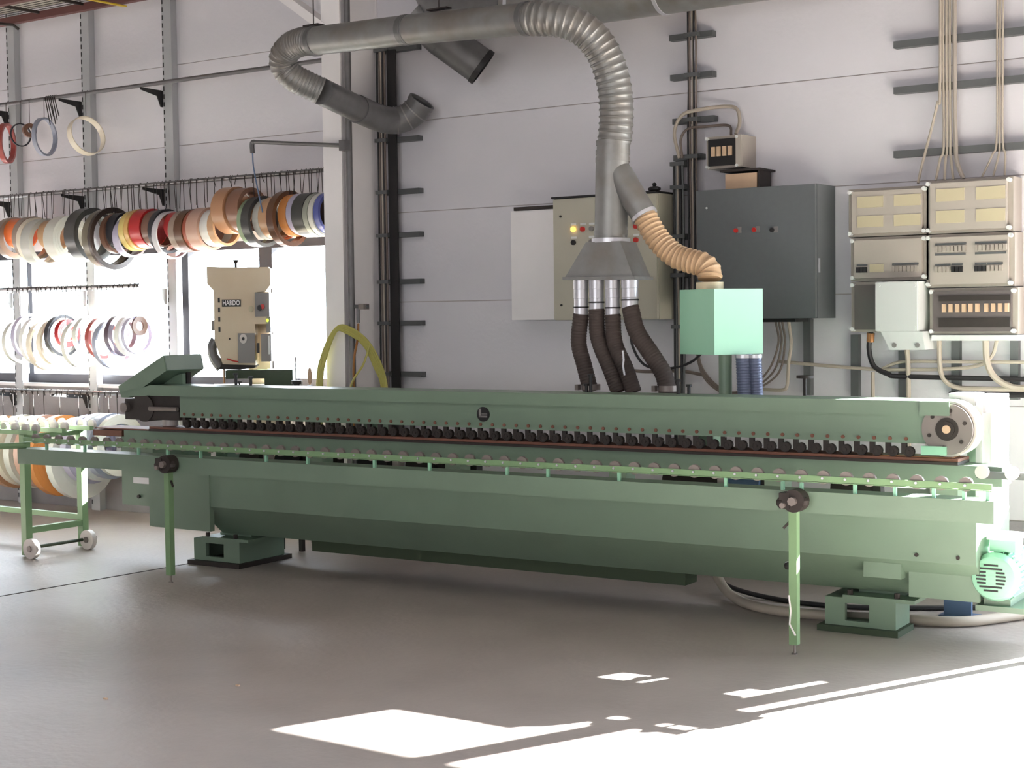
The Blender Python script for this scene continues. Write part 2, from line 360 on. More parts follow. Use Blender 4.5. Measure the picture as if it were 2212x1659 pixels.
# ------------------------------------------------------------------ edge-band coils on the rails
ROW2 = [
(-10.535,2.218,0.170,0.72,0.050,'taupe','taupe brown'),(-10.479,2.253,0.124,0.90,0.020,'orange','bright orange'),(-10.307,2.209,0.176,0.86,0.030,'taupe','dull taupe'),
(-10.241,2.184,0.190,0.90,0.020,'cream','thin cream'),(-10.141,2.163,0.197,0.80,0.100,'lightgrey','broad light grey'),(-10.052,2.226,0.118,0.80,0.050,'tan','small tan'),
(-9.906,2.184,0.186,0.62,0.030,'palegrey','pale grey wide-faced'),(-9.612,2.208,0.210,0.80,0.060,'charcoal','dark charcoal'),(-9.388,2.170,0.230,0.85,0.040,'bronze','bronze grey'),
(-9.314,2.169,0.241,0.84,0.030,'espresso','espresso brown'),(-9.280,2.206,0.154,0.86,0.030,'mocha','mocha brown'),(-9.224,2.229,0.135,0.86,0.035,'black','small black'),
(-9.139,2.172,0.152,0.90,0.020,'lilac','pale lilac'),(-9.062,2.218,0.155,0.90,0.035,'yellow','yellow'),(-9.009,2.227,0.155,0.93,0.020,'gold','honey gold'),
(-8.957,2.230,0.149,0.88,0.025,'red','bright red'),(-8.832,2.223,0.140,0.90,0.020,'mocha','thin mocha'),(-8.725,2.201,0.167,0.88,0.030,'black','black hoop-like'),
(-8.668,2.170,0.180,0.93,0.030,'clear','pale translucent'),(-8.610,2.235,0.106,0.75,0.040,'red','small red-cored'),(-8.526,2.192,0.155,0.93,0.020,'taupe','thin taupe'),
(-8.454,2.195,0.159,0.88,0.035,'brown','dark brown'),(-8.377,2.199,0.152,0.93,0.020,'rust','thin rust red'),(-8.296,2.201,0.158,0.86,0.100,'rosetan','broad rose tan'),
(-8.209,2.206,0.137,0.88,0.030,'white','plain white'),(-8.112,2.213,0.145,0.86,0.050,'tan','plain tan'),(-8.018,2.324,0.169,0.80,0.110,'tanbrown','raised broad tan'),
(-7.880,2.324,0.156,0.80,0.110,'cocoa','raised cocoa brown'),(-7.793,2.228,0.174,0.90,0.030,'green','sage green'),(-7.732,2.231,0.182,0.86,0.060,'charcoal','large charcoal'),
(-7.670,2.244,0.145,0.88,0.030,'lightgrey','narrow light grey'),(-7.600,2.251,0.148,0.86,0.050,'tan','tan'),(-7.536,2.247,0.153,0.92,0.015,'orange','thin orange'),
(-7.475,2.240,0.197,0.84,0.050,'brown','large low-hanging brown'),(-7.410,2.260,0.148,0.86,0.050,'amber','amber tan'),(-7.345,2.265,0.146,0.90,0.030,'lilac','grey lilac'),
(-7.262,2.258,0.153,0.86,0.090,'charcoal','broad charcoal'),(-7.186,2.253,0.152,0.90,0.030,'greygreen','grey green'),(-7.135,2.254,0.149,0.86,0.040,'palegrey','pale grey'),
(-7.085,2.261,0.142,0.84,0.050,'blue','blue-lined')]
ROW3 = [  # coils before the window: its glare is painted in as paler colours
(-10.461,1.372,0.181,0.86,0.040,'palegrey','glare-paled grey'),(-10.353,1.413,0.183,0.90,0.020,'lilac','glare-paled bluish'),(-10.213,1.377,0.203,0.88,0.040,'white','white'),
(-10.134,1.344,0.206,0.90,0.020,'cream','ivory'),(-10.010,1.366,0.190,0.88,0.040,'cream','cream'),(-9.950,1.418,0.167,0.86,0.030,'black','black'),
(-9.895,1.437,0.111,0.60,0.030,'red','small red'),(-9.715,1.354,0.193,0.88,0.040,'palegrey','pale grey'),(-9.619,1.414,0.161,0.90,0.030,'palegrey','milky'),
(-9.464,1.399,0.163,0.85,0.040,'redbrown','red brown'),(-9.358,1.354,0.190,0.93,0.020,'slate','thin glare-paled slate'),(-9.226,1.421,0.165,0.72,0.060,'plum','dark plum'),
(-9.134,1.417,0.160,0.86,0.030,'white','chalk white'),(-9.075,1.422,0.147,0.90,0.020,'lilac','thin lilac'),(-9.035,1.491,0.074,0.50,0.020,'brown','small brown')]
ROW4 = [
(-10.519,0.491,0.279,0.70,0.070,'tan','tan'),(-10.389,0.471,0.286,0.75,0.060,'tanbrown','tan brown'),(-10.267,0.496,0.289,0.70,0.060,'cream','cream'),
(-10.134,0.490,0.292,0.70,0.060,'palegrey','pale grey'),(-10.009,0.497,0.295,0.70,0.050,'rosetan','rose tan'),(-9.801,0.473,0.335,0.60,0.080,'amber','broad orange'),
(-9.590,0.465,0.350,0.18,0.050,'white','large solid white'),(-9.482,0.537,0.269,0.70,0.050,'lilac','lilac'),(-9.357,0.558,0.264,0.70,0.050,'white','chalk white'),
(-9.241,0.571,0.253,0.70,0.050,'slate','slate grey'),(-9.131,0.580,0.239,0.70,0.050,'palegrey','light grey')]
def ordinal(n):
    w = ['', 'first', 'second', 'third', 'fourth', 'fifth', 'sixth', 'seventh', 'eighth', 'ninth', 'tenth', 'eleventh', 'twelfth', 'thirteenth', 'fourteenth', 'fifteenth', 'sixteenth', 'seventeenth', 'eighteenth', 'nineteenth', 'twentieth']
    return w[n] if n <= 20 else 'twenty-' + w[n - 20]
def coil_row(row, railz, yy, where, group, colr):
    xs = sorted(row); n = len(xs)
    for i, (x, z, ro, ir, w, c, tx) in enumerate(xs):
        left = x - w / 2                       # each coil fills the rail up to its right neighbour
        if i and left < prev + 0.004: left = prev + 0.004
        nxt = xs[i + 1][0] - xs[i + 1][4] / 2 if i + 1 < n else left + w
        w = max(0.014, min(nxt - left - 0.004, (0.045 if where == 'third' else 0.12) if ro < 0.25 else 0.07)); x = left + w / 2; prev = left + w; ri = ro * ir
        if where == 'lowest' and yy + ro > 8.182: ro = 8.182 - yy; ri = ro * ir
        k = min(i + 1, n - i); side = 'left' if i + 1 <= n - i else 'right'
        mb = MB().ring((x, yy, z), (1, 0.0, 0), ro, ri, w)
        o = solo('edging_coil', mb, 'coil_' + c, '%s coil of edge banding, %s from the %s on the %s rail' % (tx, ordinal(k), side, where), 'coil', group, loc=(x, yy, z))
        if ro - ri > 0.02:   # the wound layers show as fine ridges on the face
            rd = MB()
            for q in (0.3, 0.65): rd.ring((x, yy, z), (1, 0, 0), ri + (ro - ri) * q + 0.0015, ri + (ro - ri) * q - 0.0015, w + 0.002, 28)
            part('wound_layers', rd, 'coil_' + c, o)
        zt = z + ri
        hk = MB().tube([(x, yy + 0.018, railz - 0.004), (x, yy, railz + 0.019), (x, yy - 0.018, railz), (x, yy - 0.012, zt + 0.03), (x, yy, zt - 0.004), (x, yy + 0.012, zt + 0.012)], 0.0028, 5)
        solo('wire_hook', hk, 'iron', 'wire hook of the %s coil, %s from %s, %s rail' % (tx, ordinal(k), side, where), 'hook', 'wire hooks holding coils on the %s rail' % where)
coil_row(ROW2, 2.56, 8.0, 'second', 'edging coils on the second rail', 0)
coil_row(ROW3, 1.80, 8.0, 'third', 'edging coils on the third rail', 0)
coil_row(ROW4, 0.977, 7.86, 'lowest', 'large edging coils on the lowest rail', 0)
for k in range(44):   # hooks between the coils, empty or hidden below
    x = -10.62 + k * 0.081 + R.uniform(-0.02, 0.02)
    ln = R.uniform(0.05, 0.06) if -8.2 < x < -7.7 else R.uniform(0.16, 0.24)
    solo('wire_hook', MB().tube([(x, 8.018, 2.556), (x, 8.0, 2.579), (x, 7.982, 2.56), (x + R.uniform(-0.03, 0.03), 7.985, 2.56 - ln)], 0.0028, 5), 'iron', 'empty thin wire hook, second rail, %s empty one from the %s' % (ordinal(min(k + 1, 44 - k)), 'left' if k < 22 else 'right'), 'hook', 'empty wire hooks on the second rail')
for k in range(26):
    x = -10.6 + k * 0.061 + R.uniform(-0.01, 0.01)
    solo('wire_hook', MB().tube([(x, 8.018, 1.796), (x, 8.0, 1.819), (x, 7.982, 1.80), (x, 7.99, 1.768)], 0.004, 5), 'iron', 'short bare wire hook on the third rail, %s short one from the %s' % (ordinal(min(k + 1, 26 - k)), 'left' if k < 13 else 'right'), 'hook', 'short wire hooks on the third rail')
for k in range(20):
    x = -10.5 + k * 0.072 + R.uniform(-0.01, 0.01)
    solo('wire_hook', MB().tube([(x, 7.878, 0.973), (x, 7.86, 0.996), (x, 7.842, 0.977), (x, 7.85, 0.945)], 0.004, 5), 'iron', 'short bare wire hook on the lowest rail, %s short one from the %s' % (ordinal(min(k + 1, 20 - k)), 'left' if k < 10 else 'right'), 'hook', 'short wire hooks on the lowest rail')
def top_coil(x, z, r, ir, w, yaw, tilt, c, label):
    ax = Vector((math.cos(yaw) * math.cos(tilt), math.sin(yaw) * math.cos(tilt), math.sin(tilt)))
    o = solo('edging_coil', MB().ring((0, 0, 0), ax, r, r * ir, w), 'coil_' + c, label, 'coil', 'single coils on the highest rail', loc=(0, 0, 0)); o.location = (x, 7.98, z)
    solo('wire_hook', MB().tube([(x, 8.018, 3.31), (x, 8.0, 3.333), (x, 7.982, 3.314), (x, 7.98, z + r * ir + 0.004)], 0.0026, 5), 'iron', 'long wire hook holding the ' + label.split(' on the highest')[0].split(', leftmost')[0].split(' hanging')[0], 'hook', 'wire hooks on the highest rail')
top_coil(-10.557, 2.993, 0.165, 0.86, 0.04, 0.56, 0.0, 'redbrown', 'tall narrow red brown coil, leftmost on the highest rail')
top_coil(-10.376, 3.047, 0.095, 0.9, 0.014, -0.1, 0.0, 'black', 'thin black ring on the highest rail beside the small brown roll')
top_coil(-10.262, 3.075, 0.056, 0.4, 0.03, -0.3, 0.0, 'mocha', 'small brown roll of edge banding on the highest rail')
top_coil(-10.076, 3.009, 0.154, 0.9, 0.035, 0.31, 0.0, 'slate', 'slate grey hoop on the highest rail left of the cream one')
top_coil(-9.574, 2.979, 0.154, 0.96, 0.06, -0.1, 0.25, 'cream', 'shiny cream hoop hanging alone on the highest rail')
for k in range(6):
    x = -10.06 + k * 0.022
    solo('wire_hook', MB().tube([(x, 8.018, 3.31), (x, 8.0, 3.333), (x, 7.982, 3.314), (x + 0.05, 7.984, 3.10 + 0.03 * (k % 3))], 0.004, 5), 'iron', 'dark hook, %s from left in the tight cluster on the highest rail' % ordinal(k + 1), 'hook', 'clustered empty hooks on the highest rail')

# ------------------------------------------------------------------ cable trays and pipes on the wall
def vcables(xs, z0, z1, y, mats, r, jitter=0.004):
    out = []
    for i, x in enumerate(xs):
        P = [(x + R.uniform(-jitter, jitter), y, z0 + (z1 - z0) * k / 8) for k in range(9)]
        out.append((MB().tube(P, r, 8), mats[i % len(mats)]))
    return out
def tray(name, label, base, bars, cables, strips=()):
    t = thing(name, label, 'cable tray', base)
    for x0, x1, z in bars: part('support_bar', MB().box(x0, x1, 8.195, 8.249, z - 0.017, z + 0.017), 'strut', t)
    for (x0, x1, z0, z1, m) in strips: part('channel', MB().box(x0, x1, 8.182, 8.195, z0, z1), m, t)
    for mb, m in cables: part('cable', mb, m, t)
    for x0, x1, z in bars:
        part('clip', MB().box(max(x0, min(v[0] for v in cables[0][0].v) - 0.01), max(max(v[0] for v in c[0].v) for c in cables) + 0.008, 8.155, 8.195, z - 0.012, z + 0.012), 'strut', t)
    return t
tray('cable_ladder', 'tall dark cable run with short side bars beside the white column', (-6.7, 8.2, 0.3),
     [(-6.80, -6.452, z) for z in (0.85, 1.145, 1.495, 1.78, 2.10, 2.395, 2.75, 3.365)],
     vcables([-6.785, -6.765, -6.75, -6.735, -6.72], 0.35, 3.36, 8.172, ['cable_black', 'cable_brown', 'cable_grey'], 0.007), [(-6.705, -6.63, 0.35, 3.36, 'black')])
tray('cable_ladder', 'pale and dark cable run climbing the wall left of the dark grey cabinet', (-4.34, 8.2, 1.3),
     [(-4.515, -4.226, 3.20), (-4.51, -4.224, 2.962), (-4.497, -4.216, 2.698), (-4.492, -4.30, 2.478)],
     vcables([-4.375, -4.362, -4.348, -4.335, -4.322], 1.52, 3.7, 8.172, ['cable_black', 'cable_brown', 'cable_grey'], 0.0062))
tray('cable_ladder', 'short black-clipped cable run between the beige and dark grey cabinets', (-4.45, 8.2, 0.6),
     [(-4.495, -4.402, z) for z in (2.44, 2.30, 2.004, 1.771, 1.46)],
     vcables([-4.476, -4.462, -4.448, -4.432, -4.416], 0.6, 2.45, 8.172, ['cable_black', 'strut', 'cable_grey'], 0.008))
solo('cable_loop', pipe([(-4.42, 8.14, 2.47), (-4.45, 8.135, 2.62), (-4.40, 8.135, 2.72), (-4.30, 8.14, 2.745), (-4.16, 8.2, 2.76), (-4.07, 8.2, 2.74), (-4.045, 8.19, 2.66), (-4.05, 8.15, 2.585)], 0.011, 8), 'cable_grey', 'pale cable looping over the small fuse box', 'cable')
solo('cable_loop', pipe([(-4.40, 8.14, 2.47), (-4.41, 8.14, 2.58), (-4.36, 8.14, 2.64), (-4.26, 8.15, 2.645), (-4.12, 8.19, 2.645), (-4.095, 8.18, 2.583)], 0.008, 8), 'cable_brown', 'brownish cable curving down into the small fuse box', 'cable')
rt = thing('cable_tray', 'three long dark wall bars carrying vertical conduits at top right', 'cable tray', (-2.7, 8.22, 2.4))
for z in (3.007, 2.756, 2.406): part('support_bar', MB().box(-3.11, -2.05, 8.195, 8.249, z - 0.019, z + 0.019), 'strut', rt)
def conduit(pts, r, m, label): solo('conduit_cable', pipe(pts, r, 8), m, label, 'cable', 'cables dropping to the distribution board')
for i, x in enumerate((-2.826, -2.808, -2.79)): conduit([(x, 8.182, 4.2), (x, 8.182, 3.0), (x + 0.004, 8.182, 2.45), (x + (i - 1) * 0.012, 8.17, 2.36), (x + 0.005 + (i - 1) * 0.03, 8.14, 2.242)], 0.0075, 'cable_grey', '%s cable of the left bundle dropping into the distribution board' % ('leftmost', 'middle', 'rightmost')[i])
conduit([(-2.766, 8.182, 4.2), (-2.762, 8.182, 2.8), (-2.756, 8.182, 2.45), (-2.742, 8.16, 2.34), (-2.70, 8.14, 2.243)], 0.012, 'board_frame', 'thick brownish conduit right of the left cable bundle')
conduit([(-2.838, 8.168, 4.2), (-2.838, 8.168, 2.8), (-2.855, 8.175, 2.66), (-2.92, 8.182, 2.42), (-2.94, 8.17, 2.33), (-2.95, 8.14, 2.235)], 0.008, 'cable_grey', 'thin cable slanting away left to the distribution board')
for i, x in enumerate((-2.535, -2.52, -2.505)): conduit([(x, 8.182, 4.2), (x, 8.182, 3.0), (x, 8.182, 2.46), (x + (i - 1) * 0.02, 8.165, 2.36), (x - 0.02 + (i - 1) * 0.045, 8.14, 2.248)], 0.006, 'cable_grey', '%s cable of the right bundle dropping into the distribution board' % ('leftmost', 'middle', 'rightmost')[i])

# pipe up the column with its swing arm and tap
ap = thing('air_pipe', 'dark vertical air pipe on the column with a side arm', 'pipe', (-6.79, 7.88, 0.0))
part('riser', MB().cyl((-6.79, 7.875, 0), (-6.79, 7.875, 5.3), 0.022, 12), 'galvanised_dark', ap)
part('arm', MB().cyl((-6.79, 7.83, 2.69), (-7.62, 7.83, 2.775), 0.014, 10), 'galvanised_dark', ap)
part('elbow', pipe([(-7.62, 7.83, 2.775), (-7.64, 7.83, 2.772), (-7.645, 7.83, 2.75), (-7.642, 7.83, 2.70)], 0.017, 10), 'galvanised_dark', ap)
part('socket', MB().box(-6.815, -6.765, 7.80, 7.86, 2.655, 2.725), 'galvanised_dark', ap)
part('branch', MB().cyl((-6.79, 7.88, 1.612), (-6.68, 7.92, 1.61), 0.013, 10), 'galvanised_dark', ap)
part('tap', MB().box(-6.735, -6.69, 7.88, 7.94, 1.592, 1.63), 'steel', ap, 'steel tap')
part('drop', MB().cyl((-6.755, 7.9, 1.60), (-6.755, 7.9, 1.50), 0.011, 8), 'galvanised_dark', ap)
solo('cord', MB().tube(smoothpath([(-7.642, 7.83, 2.698), (-7.635, 7.83, 2.6), (-7.60, 7.83, 2.45), (-7.56, 7.835, 2.28)]), 0.005, 6), 'blue_paint', 'thin blue air line hanging from the pipe arm', 'air line')
hs = thing('air_hose', 'yellow air hose coiled over a hook below the column tap', 'hose', (-6.8, 7.9, 0.4))
for k in range(5):
    d = k * 0.011
    part('loop', pipe([(-7.06 + d, 7.80, 0.62), (-7.045 + d, 7.80, 1.10), (-7.0 + d, 7.80, 1.28), (-6.90 + d * 0.7, 7.80, 1.44), (-6.81, 7.82, 1.485 - d), (-6.70 - d * 0.4, 7.9, 1.40 - d), (-6.62 - d, 7.95, 1.25 - d), (-6.57 - d, 7.97, 1.05), (-6.55 - d, 7.97, 0.62)], 0.0075, 8), 'yellow_hose', hs)
part('tail', pipe([(-6.755, 7.9, 1.495), (-6.745, 7.88, 1.40), (-6.74, 7.83, 1.24), (-6.745, 7.83, 1.0), (-6.75, 7.83, 0.6)], 0.008, 8), 'copper', hs)
part('tail', pipe([(-6.67, 7.92, 1.36), (-6.70, 7.88, 1.22), (-6.75, 7.80, 1.06), (-6.80, 7.81, 0.7)], 0.0075, 8), 'yellow_hose', hs)

# ------------------------------------------------------------------ electrical cabinets
bc = thing('control_cabinet', 'beige control cabinet with a lit amber lamp behind the duct', 'cabinet', (-4.87, 8.12, 1.506))
part('body', MB().box(-5.24, -4.497, 8.02, 8.249, 1.506, 2.26), 'beige', bc)
part('door', MB().box(-5.236, -4.501, 8.0, 8.019, 1.51, 2.256), 'beige', bc)
part('rain_lip', MB().box(-5.245, -4.4975, 7.99, 8.249, 2.261, 2.272), 'black', bc)
BT = [(-5.085, 2.067, 'lamp_amber'), (-5.017, 2.065, 'red'), (-4.953, 2.065, 'panel_grey'), (-5.085, 1.985, 'black'), (-4.955, 1.985, 'panel_grey'), (-4.715, 2.07, 'panel_grey'), (-4.64, 2.067, 'red'), (-4.64, 1.985, 'red')]
for x, z, m in BT:
    part('button', MB().cyl((x, 8.001, z), (x, 7.985, z), 0.0155, 14), m, bc, {'lamp_amber': 'lit amber lamp', 'red': 'red button', 'black': 'black knob', 'panel_grey': 'grey button'}[m])
    part('name_plate', MB().box(x - 0.019, x + 0.019, 7.996, 8.0, z + 0.024, z + 0.037), 'white_plastic', bc)
for z in (1.60, 2.15): part('lock', MB().cyl((-5.18, 8.0, z), (-5.18, 7.992, z), 0.007, 8), 'black', bc)
wc = thing('cover_box', 'flat white wall box left of the beige cabinet', 'box', (-5.4, 8.15, 1.51))
part('body', MB().box(-5.60, -5.25, 8.06, 8.249, 1.51, 2.205), 'white_paint', wc)
part('lid', MB().box(-5.52, -5.255, 8.048, 8.059, 1.512, 2.2), 'white_paint', wc)
part('top_strip', MB().box(-5.57, -5.25, 8.05, 8.249, 2.206, 2.228), 'iron', wc)
dc = thing('switch_cabinet', 'large dark grey steel cabinet on the wall with three small buttons', 'cabinet', (-3.85, 8.1, 1.505))
part('body', MB().box(-4.22, -3.475, 7.995, 8.249, 1.505, 2.255), 'cabinet_dark', dc)
part('door', MB().box(-4.218, -3.477, 7.97, 7.994, 1.508, 2.252), 'cabinet_dark', dc)
for x, z, m in ((-3.96, 2.012, 'red'), (-3.846, 2.012, 'red'), (-3.735, 2.006, 'black')):
    part('button', MB().cyl((x, 7.97, z), (x, 7.957, z), 0.013, 12), m, dc); part('name_plate', MB().box(x + 0.008, x + 0.032, 7.966, 7.97, z - 0.014, z + 0.02), 'panel_grey', dc)
part('rivet', MB().cyl((-4.15, 7.97, 2.15), (-4.15, 7.964, 2.15), 0.006, 8), 'white_plastic', dc)
part('hinge', MB().box(-3.472, -3.468, 8.0, 8.02, 1.76, 1.84), 'bright_steel', dc)
part('gland_plate', MB().box(-3.95, -3.62, 8.02, 8.2, 1.485, 1.504), 'black', dc)
solo('bolt_pile', MB().ball((-4.57, 8.1, 2.292), 0.03, 10, 1.5, 1, 0.6).ball((-4.57, 8.1, 2.318), 0.014, 8), 'black', 'small black lump lying on top of the beige cabinet', 'object')
fb = thing('fuse_box', 'small open-fronted fuse box showing four fuses above the dark grey cabinet', 'fuse box', (-4.08, 8.15, 2.385))
part('case', MB().box(-4.205, -3.97, 8.08, 8.249, 2.385, 2.572), 'board_grey', fb)
part('window', MB().box(-4.19, -4.01, 8.068, 8.08, 2.40, 2.555), 'black', fb)
part('side_cover', MB().box(-4.008, -3.972, 8.06, 8.08, 2.387, 2.57), 'board_grey', fb)
for k in range(4): part('fuse', MB().box(-4.165 + k * 0.036, -4.142 + k * 0.036, 8.055, 8.069, 2.455, 2.51), 'wood', fb)
for x, z in ((-4.195, 2.56), (-4.0, 2.56), (-4.195, 2.395), (-4.0, 2.395)): part('screw', MB().cyl((x, 8.08, z), (x, 8.052, z), 0.009, 8), 'white_plastic', fb)
ws = thing('wooden_box', 'small pale wooden box standing on the dark grey cabinet under the fuse box', 'box', (-3.95, 8.14, 2.258))
part('front', MB().box(-4.07, -3.87, 8.05, 8.062, 2.258, 2.345), 'wood', ws)
part('side', MB().box(-4.07, -4.058, 8.062, 8.24, 2.258, 2.345), 'wood', ws); part('side', MB().box(-3.882, -3.87, 8.062, 8.24, 2.258, 2.345), 'wood', ws)
part('bottom', MB().box(-4.058, -3.882, 8.062, 8.24, 2.258, 2.268), 'wood', ws)
part('lid', MB().box(-4.10, -3.845, 8.04, 8.249, 2.358, 2.37), 'iron', ws); part('lid_post', MB().box(-3.862, -3.85, 8.05, 8.2, 2.256, 2.358), 'iron', ws)

db = thing('distribution_board', 'grey plastic distribution board of six boxes at far right', 'board', (-2.86, 8.15, 1.39))
MODS = [(-3.325, -2.885, 1.958, 2.214), (-2.88, -2.43, 1.958, 2.235), (-3.312, -2.885, 1.712, 1.945), (-2.88, -2.422, 1.668, 1.945), (-3.31, -3.145, 1.428, 1.70), (-2.862, -2.405, 1.415, 1.655)]
for i, (x0, x1, z0, z1) in enumerate(MODS):
    part('box', MB().box(x0 - 0.008, x1 + 0.008, 8.10, 8.249, z0 - 0.004, z1 + 0.004), 'board_frame', db, smooth=False)
    part('cover', MB().box(x0 + 0.02, x1 - 0.02, 8.075, 8.1, z0 + 0.012, z1 - 0.012), 'smoke_clear' if i > 3 else 'board_grey', db, 'dark see-through cover' if i > 3 else 'grey cover', smooth=False)
    for x in (x0 + 0.009, x1 - 0.009):
        for z in (z0 + 0.014, z1 - 0.014): part('screw', MB().cyl((x, 8.1, z), (x, 8.068, z), 0.0115, 10), 'white_plastic', db)
for (x0, x1, z0, z1) in MODS[:2]:
    for fx in (0.12, 0.60):
        for fz in (0.18, 0.60): part('blank_plate', MB().box(x0 + (x1 - x0) * fx, x0 + (x1 - x0) * (fx + 0.34), 8.071, 8.075, z0 + (z1 - z0) * fz, z0 + (z1 - z0) * (fz + 0.24)), 'cream_plate', db)
def breakers(x0, n, z, m='board_frame'):
    for k in range(n): part('breaker', MB().box(x0 + k * 0.0215, x0 + k * 0.0215 + 0.017, 8.06, 8.075, z, z + 0.03), m, db)
    part('label_strip', MB().box(x0, x0 + n * 0.0215 - 0.004, 8.071, 8.075, z + 0.036, z + 0.046), 'strut', db)
breakers(-3.275, 3, 1.755, 'black'); breakers(-3.07, 7, 1.755)
part('blank_plate', MB().box(-3.20, -3.12, 8.071, 8.075, 1.755, 1.80), 'cream_plate', db)
for x0, n in ((-2.83, 8), (-2.615, 8)): breakers(x0, n, 1.855); part('label_strip', MB().box(x0, x0 + 0.165, 8.071, 8.075, 1.835, 1.846), 'strut', db)
breakers(-2.83, 4, 1.745); breakers(-2.74, 3, 1.745, 'black'); breakers(-2.615, 3, 1.745, 'black'); breakers(-2.55, 4, 1.745)
for k in range(10): part('fuse', MB().box(-2.79 + k * 0.036 + (0.012 if k > 5 else 0), -2.77 + k * 0.036 + (0.012 if k > 5 else 0), 8.06, 8.075, 1.53, 1.575), 'wood', db)
part('terminal_row', MB().box(-2.81, -2.43, 8.068, 8.075, 1.59, 1.62), 'iron', db); part('terminal_row', MB().box(-2.81, -2.43, 8.068, 8.075, 1.45, 1.50), 'iron', db)
part('bottom_flange', MB().box(-2.853, -2.395, 8.08, 8.249, 1.378, 1.408), 'white_plastic', db)
wx = thing('junction_box', 'white plastic box with a tapered cable entry on the distribution board', 'box', (-2.99, 8.1, 1.32))
part('case', MB().box(-3.128, -2.892, 7.99, 8.249, 1.43, 1.70), 'white_plastic', wx); part('lid', MB().box(-3.127, -2.894, 7.97, 7.989, 1.433, 1.697), 'white_plastic', wx)
part('entry_skirt', MB().prism([(-3.11, 1.429), (-2.875, 1.429), (-2.86, 1.33), (-3.055, 1.33)], lambda a, b, d: (a, d, b), 8.0, 8.2), 'white_plastic', wx)
for x in (-3.03, -2.90): part('plug', MB().cyl((x, 8.0, 1.355), (x, 7.99, 1.355), 0.013, 10), 'panel_grey', wx)
for x, z in ((-3.11, 1.45), (-2.91, 1.45), (-3.11, 1.68), (-2.91, 1.68)): part('screw', MB().cyl((x, 7.97, z), (x, 7.965, z), 0.011, 10), 'white_plastic', wx)
for i, (x, z1) in enumerate(((-3.632, 1.50), (-3.344, 1.41), (-3.064, 1.32), (-2.765, 1.375), (-2.448, 1.375))):
    solo('wall_strut', MB().box(x - 0.022, x + 0.022, 8.205, 8.249, 1.06, z1), 'strut', 'dark vertical wall strut, %s of the five below the boxes at right' % ('leftmost', 'second from left', 'middle', 'second from right', 'rightmost')[i], 'strut', 'struts under the electrical boxes')
def wire(pts, r, m, label): solo('wall_cable', pipe(pts, r, 8), m, label, 'cable', 'cables along the wall at right')
wire([(-3.22, 8.14, 1.425), (-3.235, 8.15, 1.33), (-3.21, 8.16, 1.235), (-3.13, 8.17, 1.19), (-3.04, 8.17, 1.178), (-2.385, 8.17, 1.172), (-2.0, 8.17, 1.17)], 0.014, 'cable_black', 'thick black cable curving out of the smoked box and along the wall')
part_gland = MB().cyl((-3.22, 8.14, 1.42), (-3.225, 8.145, 1.37), 0.022, 10); solo('cable_gland', part_gland, 'brass' if 'brass' in M else 'copper', 'brass cable gland under the smoked box', 'gland')
wire([(-3.80, 8.19, 1.255), (-3.51, 8.185, 1.233), (-3.21, 8.185, 1.215), (-3.1, 8.18, 1.215), (-2.79, 8.18, 1.222), (-2.62, 8.17, 1.245), (-2.545, 8.15, 1.30), (-2.52, 8.14, 1.378)], 0.010, 'cable_grey', 'pale cable rising right into the board from the long wall run')
wire([(-3.2, 8.19, 1.205), (-3.1, 8.19, 1.25), (-3.0, 8.18, 1.262), (-2.79, 8.18, 1.262), (-2.2, 8.18, 1.262)], 0.009, 'cable_grey', 'upper pale cable along the wall below the board')
wire([(-2.831, 8.14, 1.378), (-2.832, 8.15, 1.25), (-2.815, 8.16, 1.17), (-2.75, 8.17, 1.125), (-2.6, 8.17, 1.118), (-2.0, 8.17, 1.12)], 0.013, 'cable_grey', 'pale cable dropping from the left gland of the board')
wire([(-2.575, 8.13, 1.378), (-2.572, 8.14, 1.27), (-2.54, 8.15, 1.19), (-2.47, 8.16, 1.14), (-2.38, 8.165, 1.125), (-2.0, 8.165, 1.12)], 0.018, 'cable_grey', 'thick pale cable sweeping down right from the board')
wire([(-2.79, 8.185, 1.083), (-2.4, 8.185, 1.088), (-2.0, 8.185, 1.09)], 0.016, 'cable_black', 'lowest black cable along the wall at right')
wire([(-3.016, 8.15, 1.33), (-3.016, 8.17, 1.2), (-3.016, 8.18, 0.7)], 0.014, 'cable_grey', 'vertical pale conduit under the white junction box')
wire([(-3.224, 8.18, 1.20), (-3.224, 8.18, 0.7)], 0.011, 'cable_grey', 'vertical pale cable beside the second strut')
for k in range(3): wire([(-3.80 + k * 0.02, 8.15, 1.484), (-3.79 + k * 0.02, 8.16, 1.36), (-3.86 + k * 0.03, 8.17, 1.20 - k * 0.01), (-4.0, 8.18, 1.09 - k * 0.012), (-4.15, 8.18, 1.08 - k * 0.01), (-4.3, 8.18, 1.22 - k * 0.02), (-4.33 - 0.01 * k, 8.175, 1.45)], 0.0065, 'cable_brown', '%s of three cables looping below the dark grey cabinet' % ('upper', 'middle', 'lower')[k])
wire([(-3.72, 8.15, 1.484), (-3.71, 8.16, 1.36), (-3.73, 8.17, 1.25), (-3.74, 8.17, 1.12), (-3.77, 8.17, 1.09), (-3.9, 8.18, 1.09)], 0.010, 'cable_grey', 'pale cable hanging straight below the dark grey cabinet')
wire([(-4.75, 8.12, 1.50), (-4.76, 8.14, 1.36), (-4.70, 8.16, 1.24), (-4.60, 8.17, 1.205), (-4.46, 8.17, 1.215), (-4.36, 8.17, 1.25), (-4.3, 8.18, 1.30)], 0.008, 'cable_black', 'thin black cable hanging below the beige cabinet')
wire([(-4.95, 8.2, 1.23), (-4.85, 8.19, 1.20), (-4.7, 8.19, 1.185), (-4.45, 8.19, 1.19), (-4.3, 8.19, 1.17)], 0.010, 'cable_brown', 'brown cable sagging along the wall behind the dark hoses')

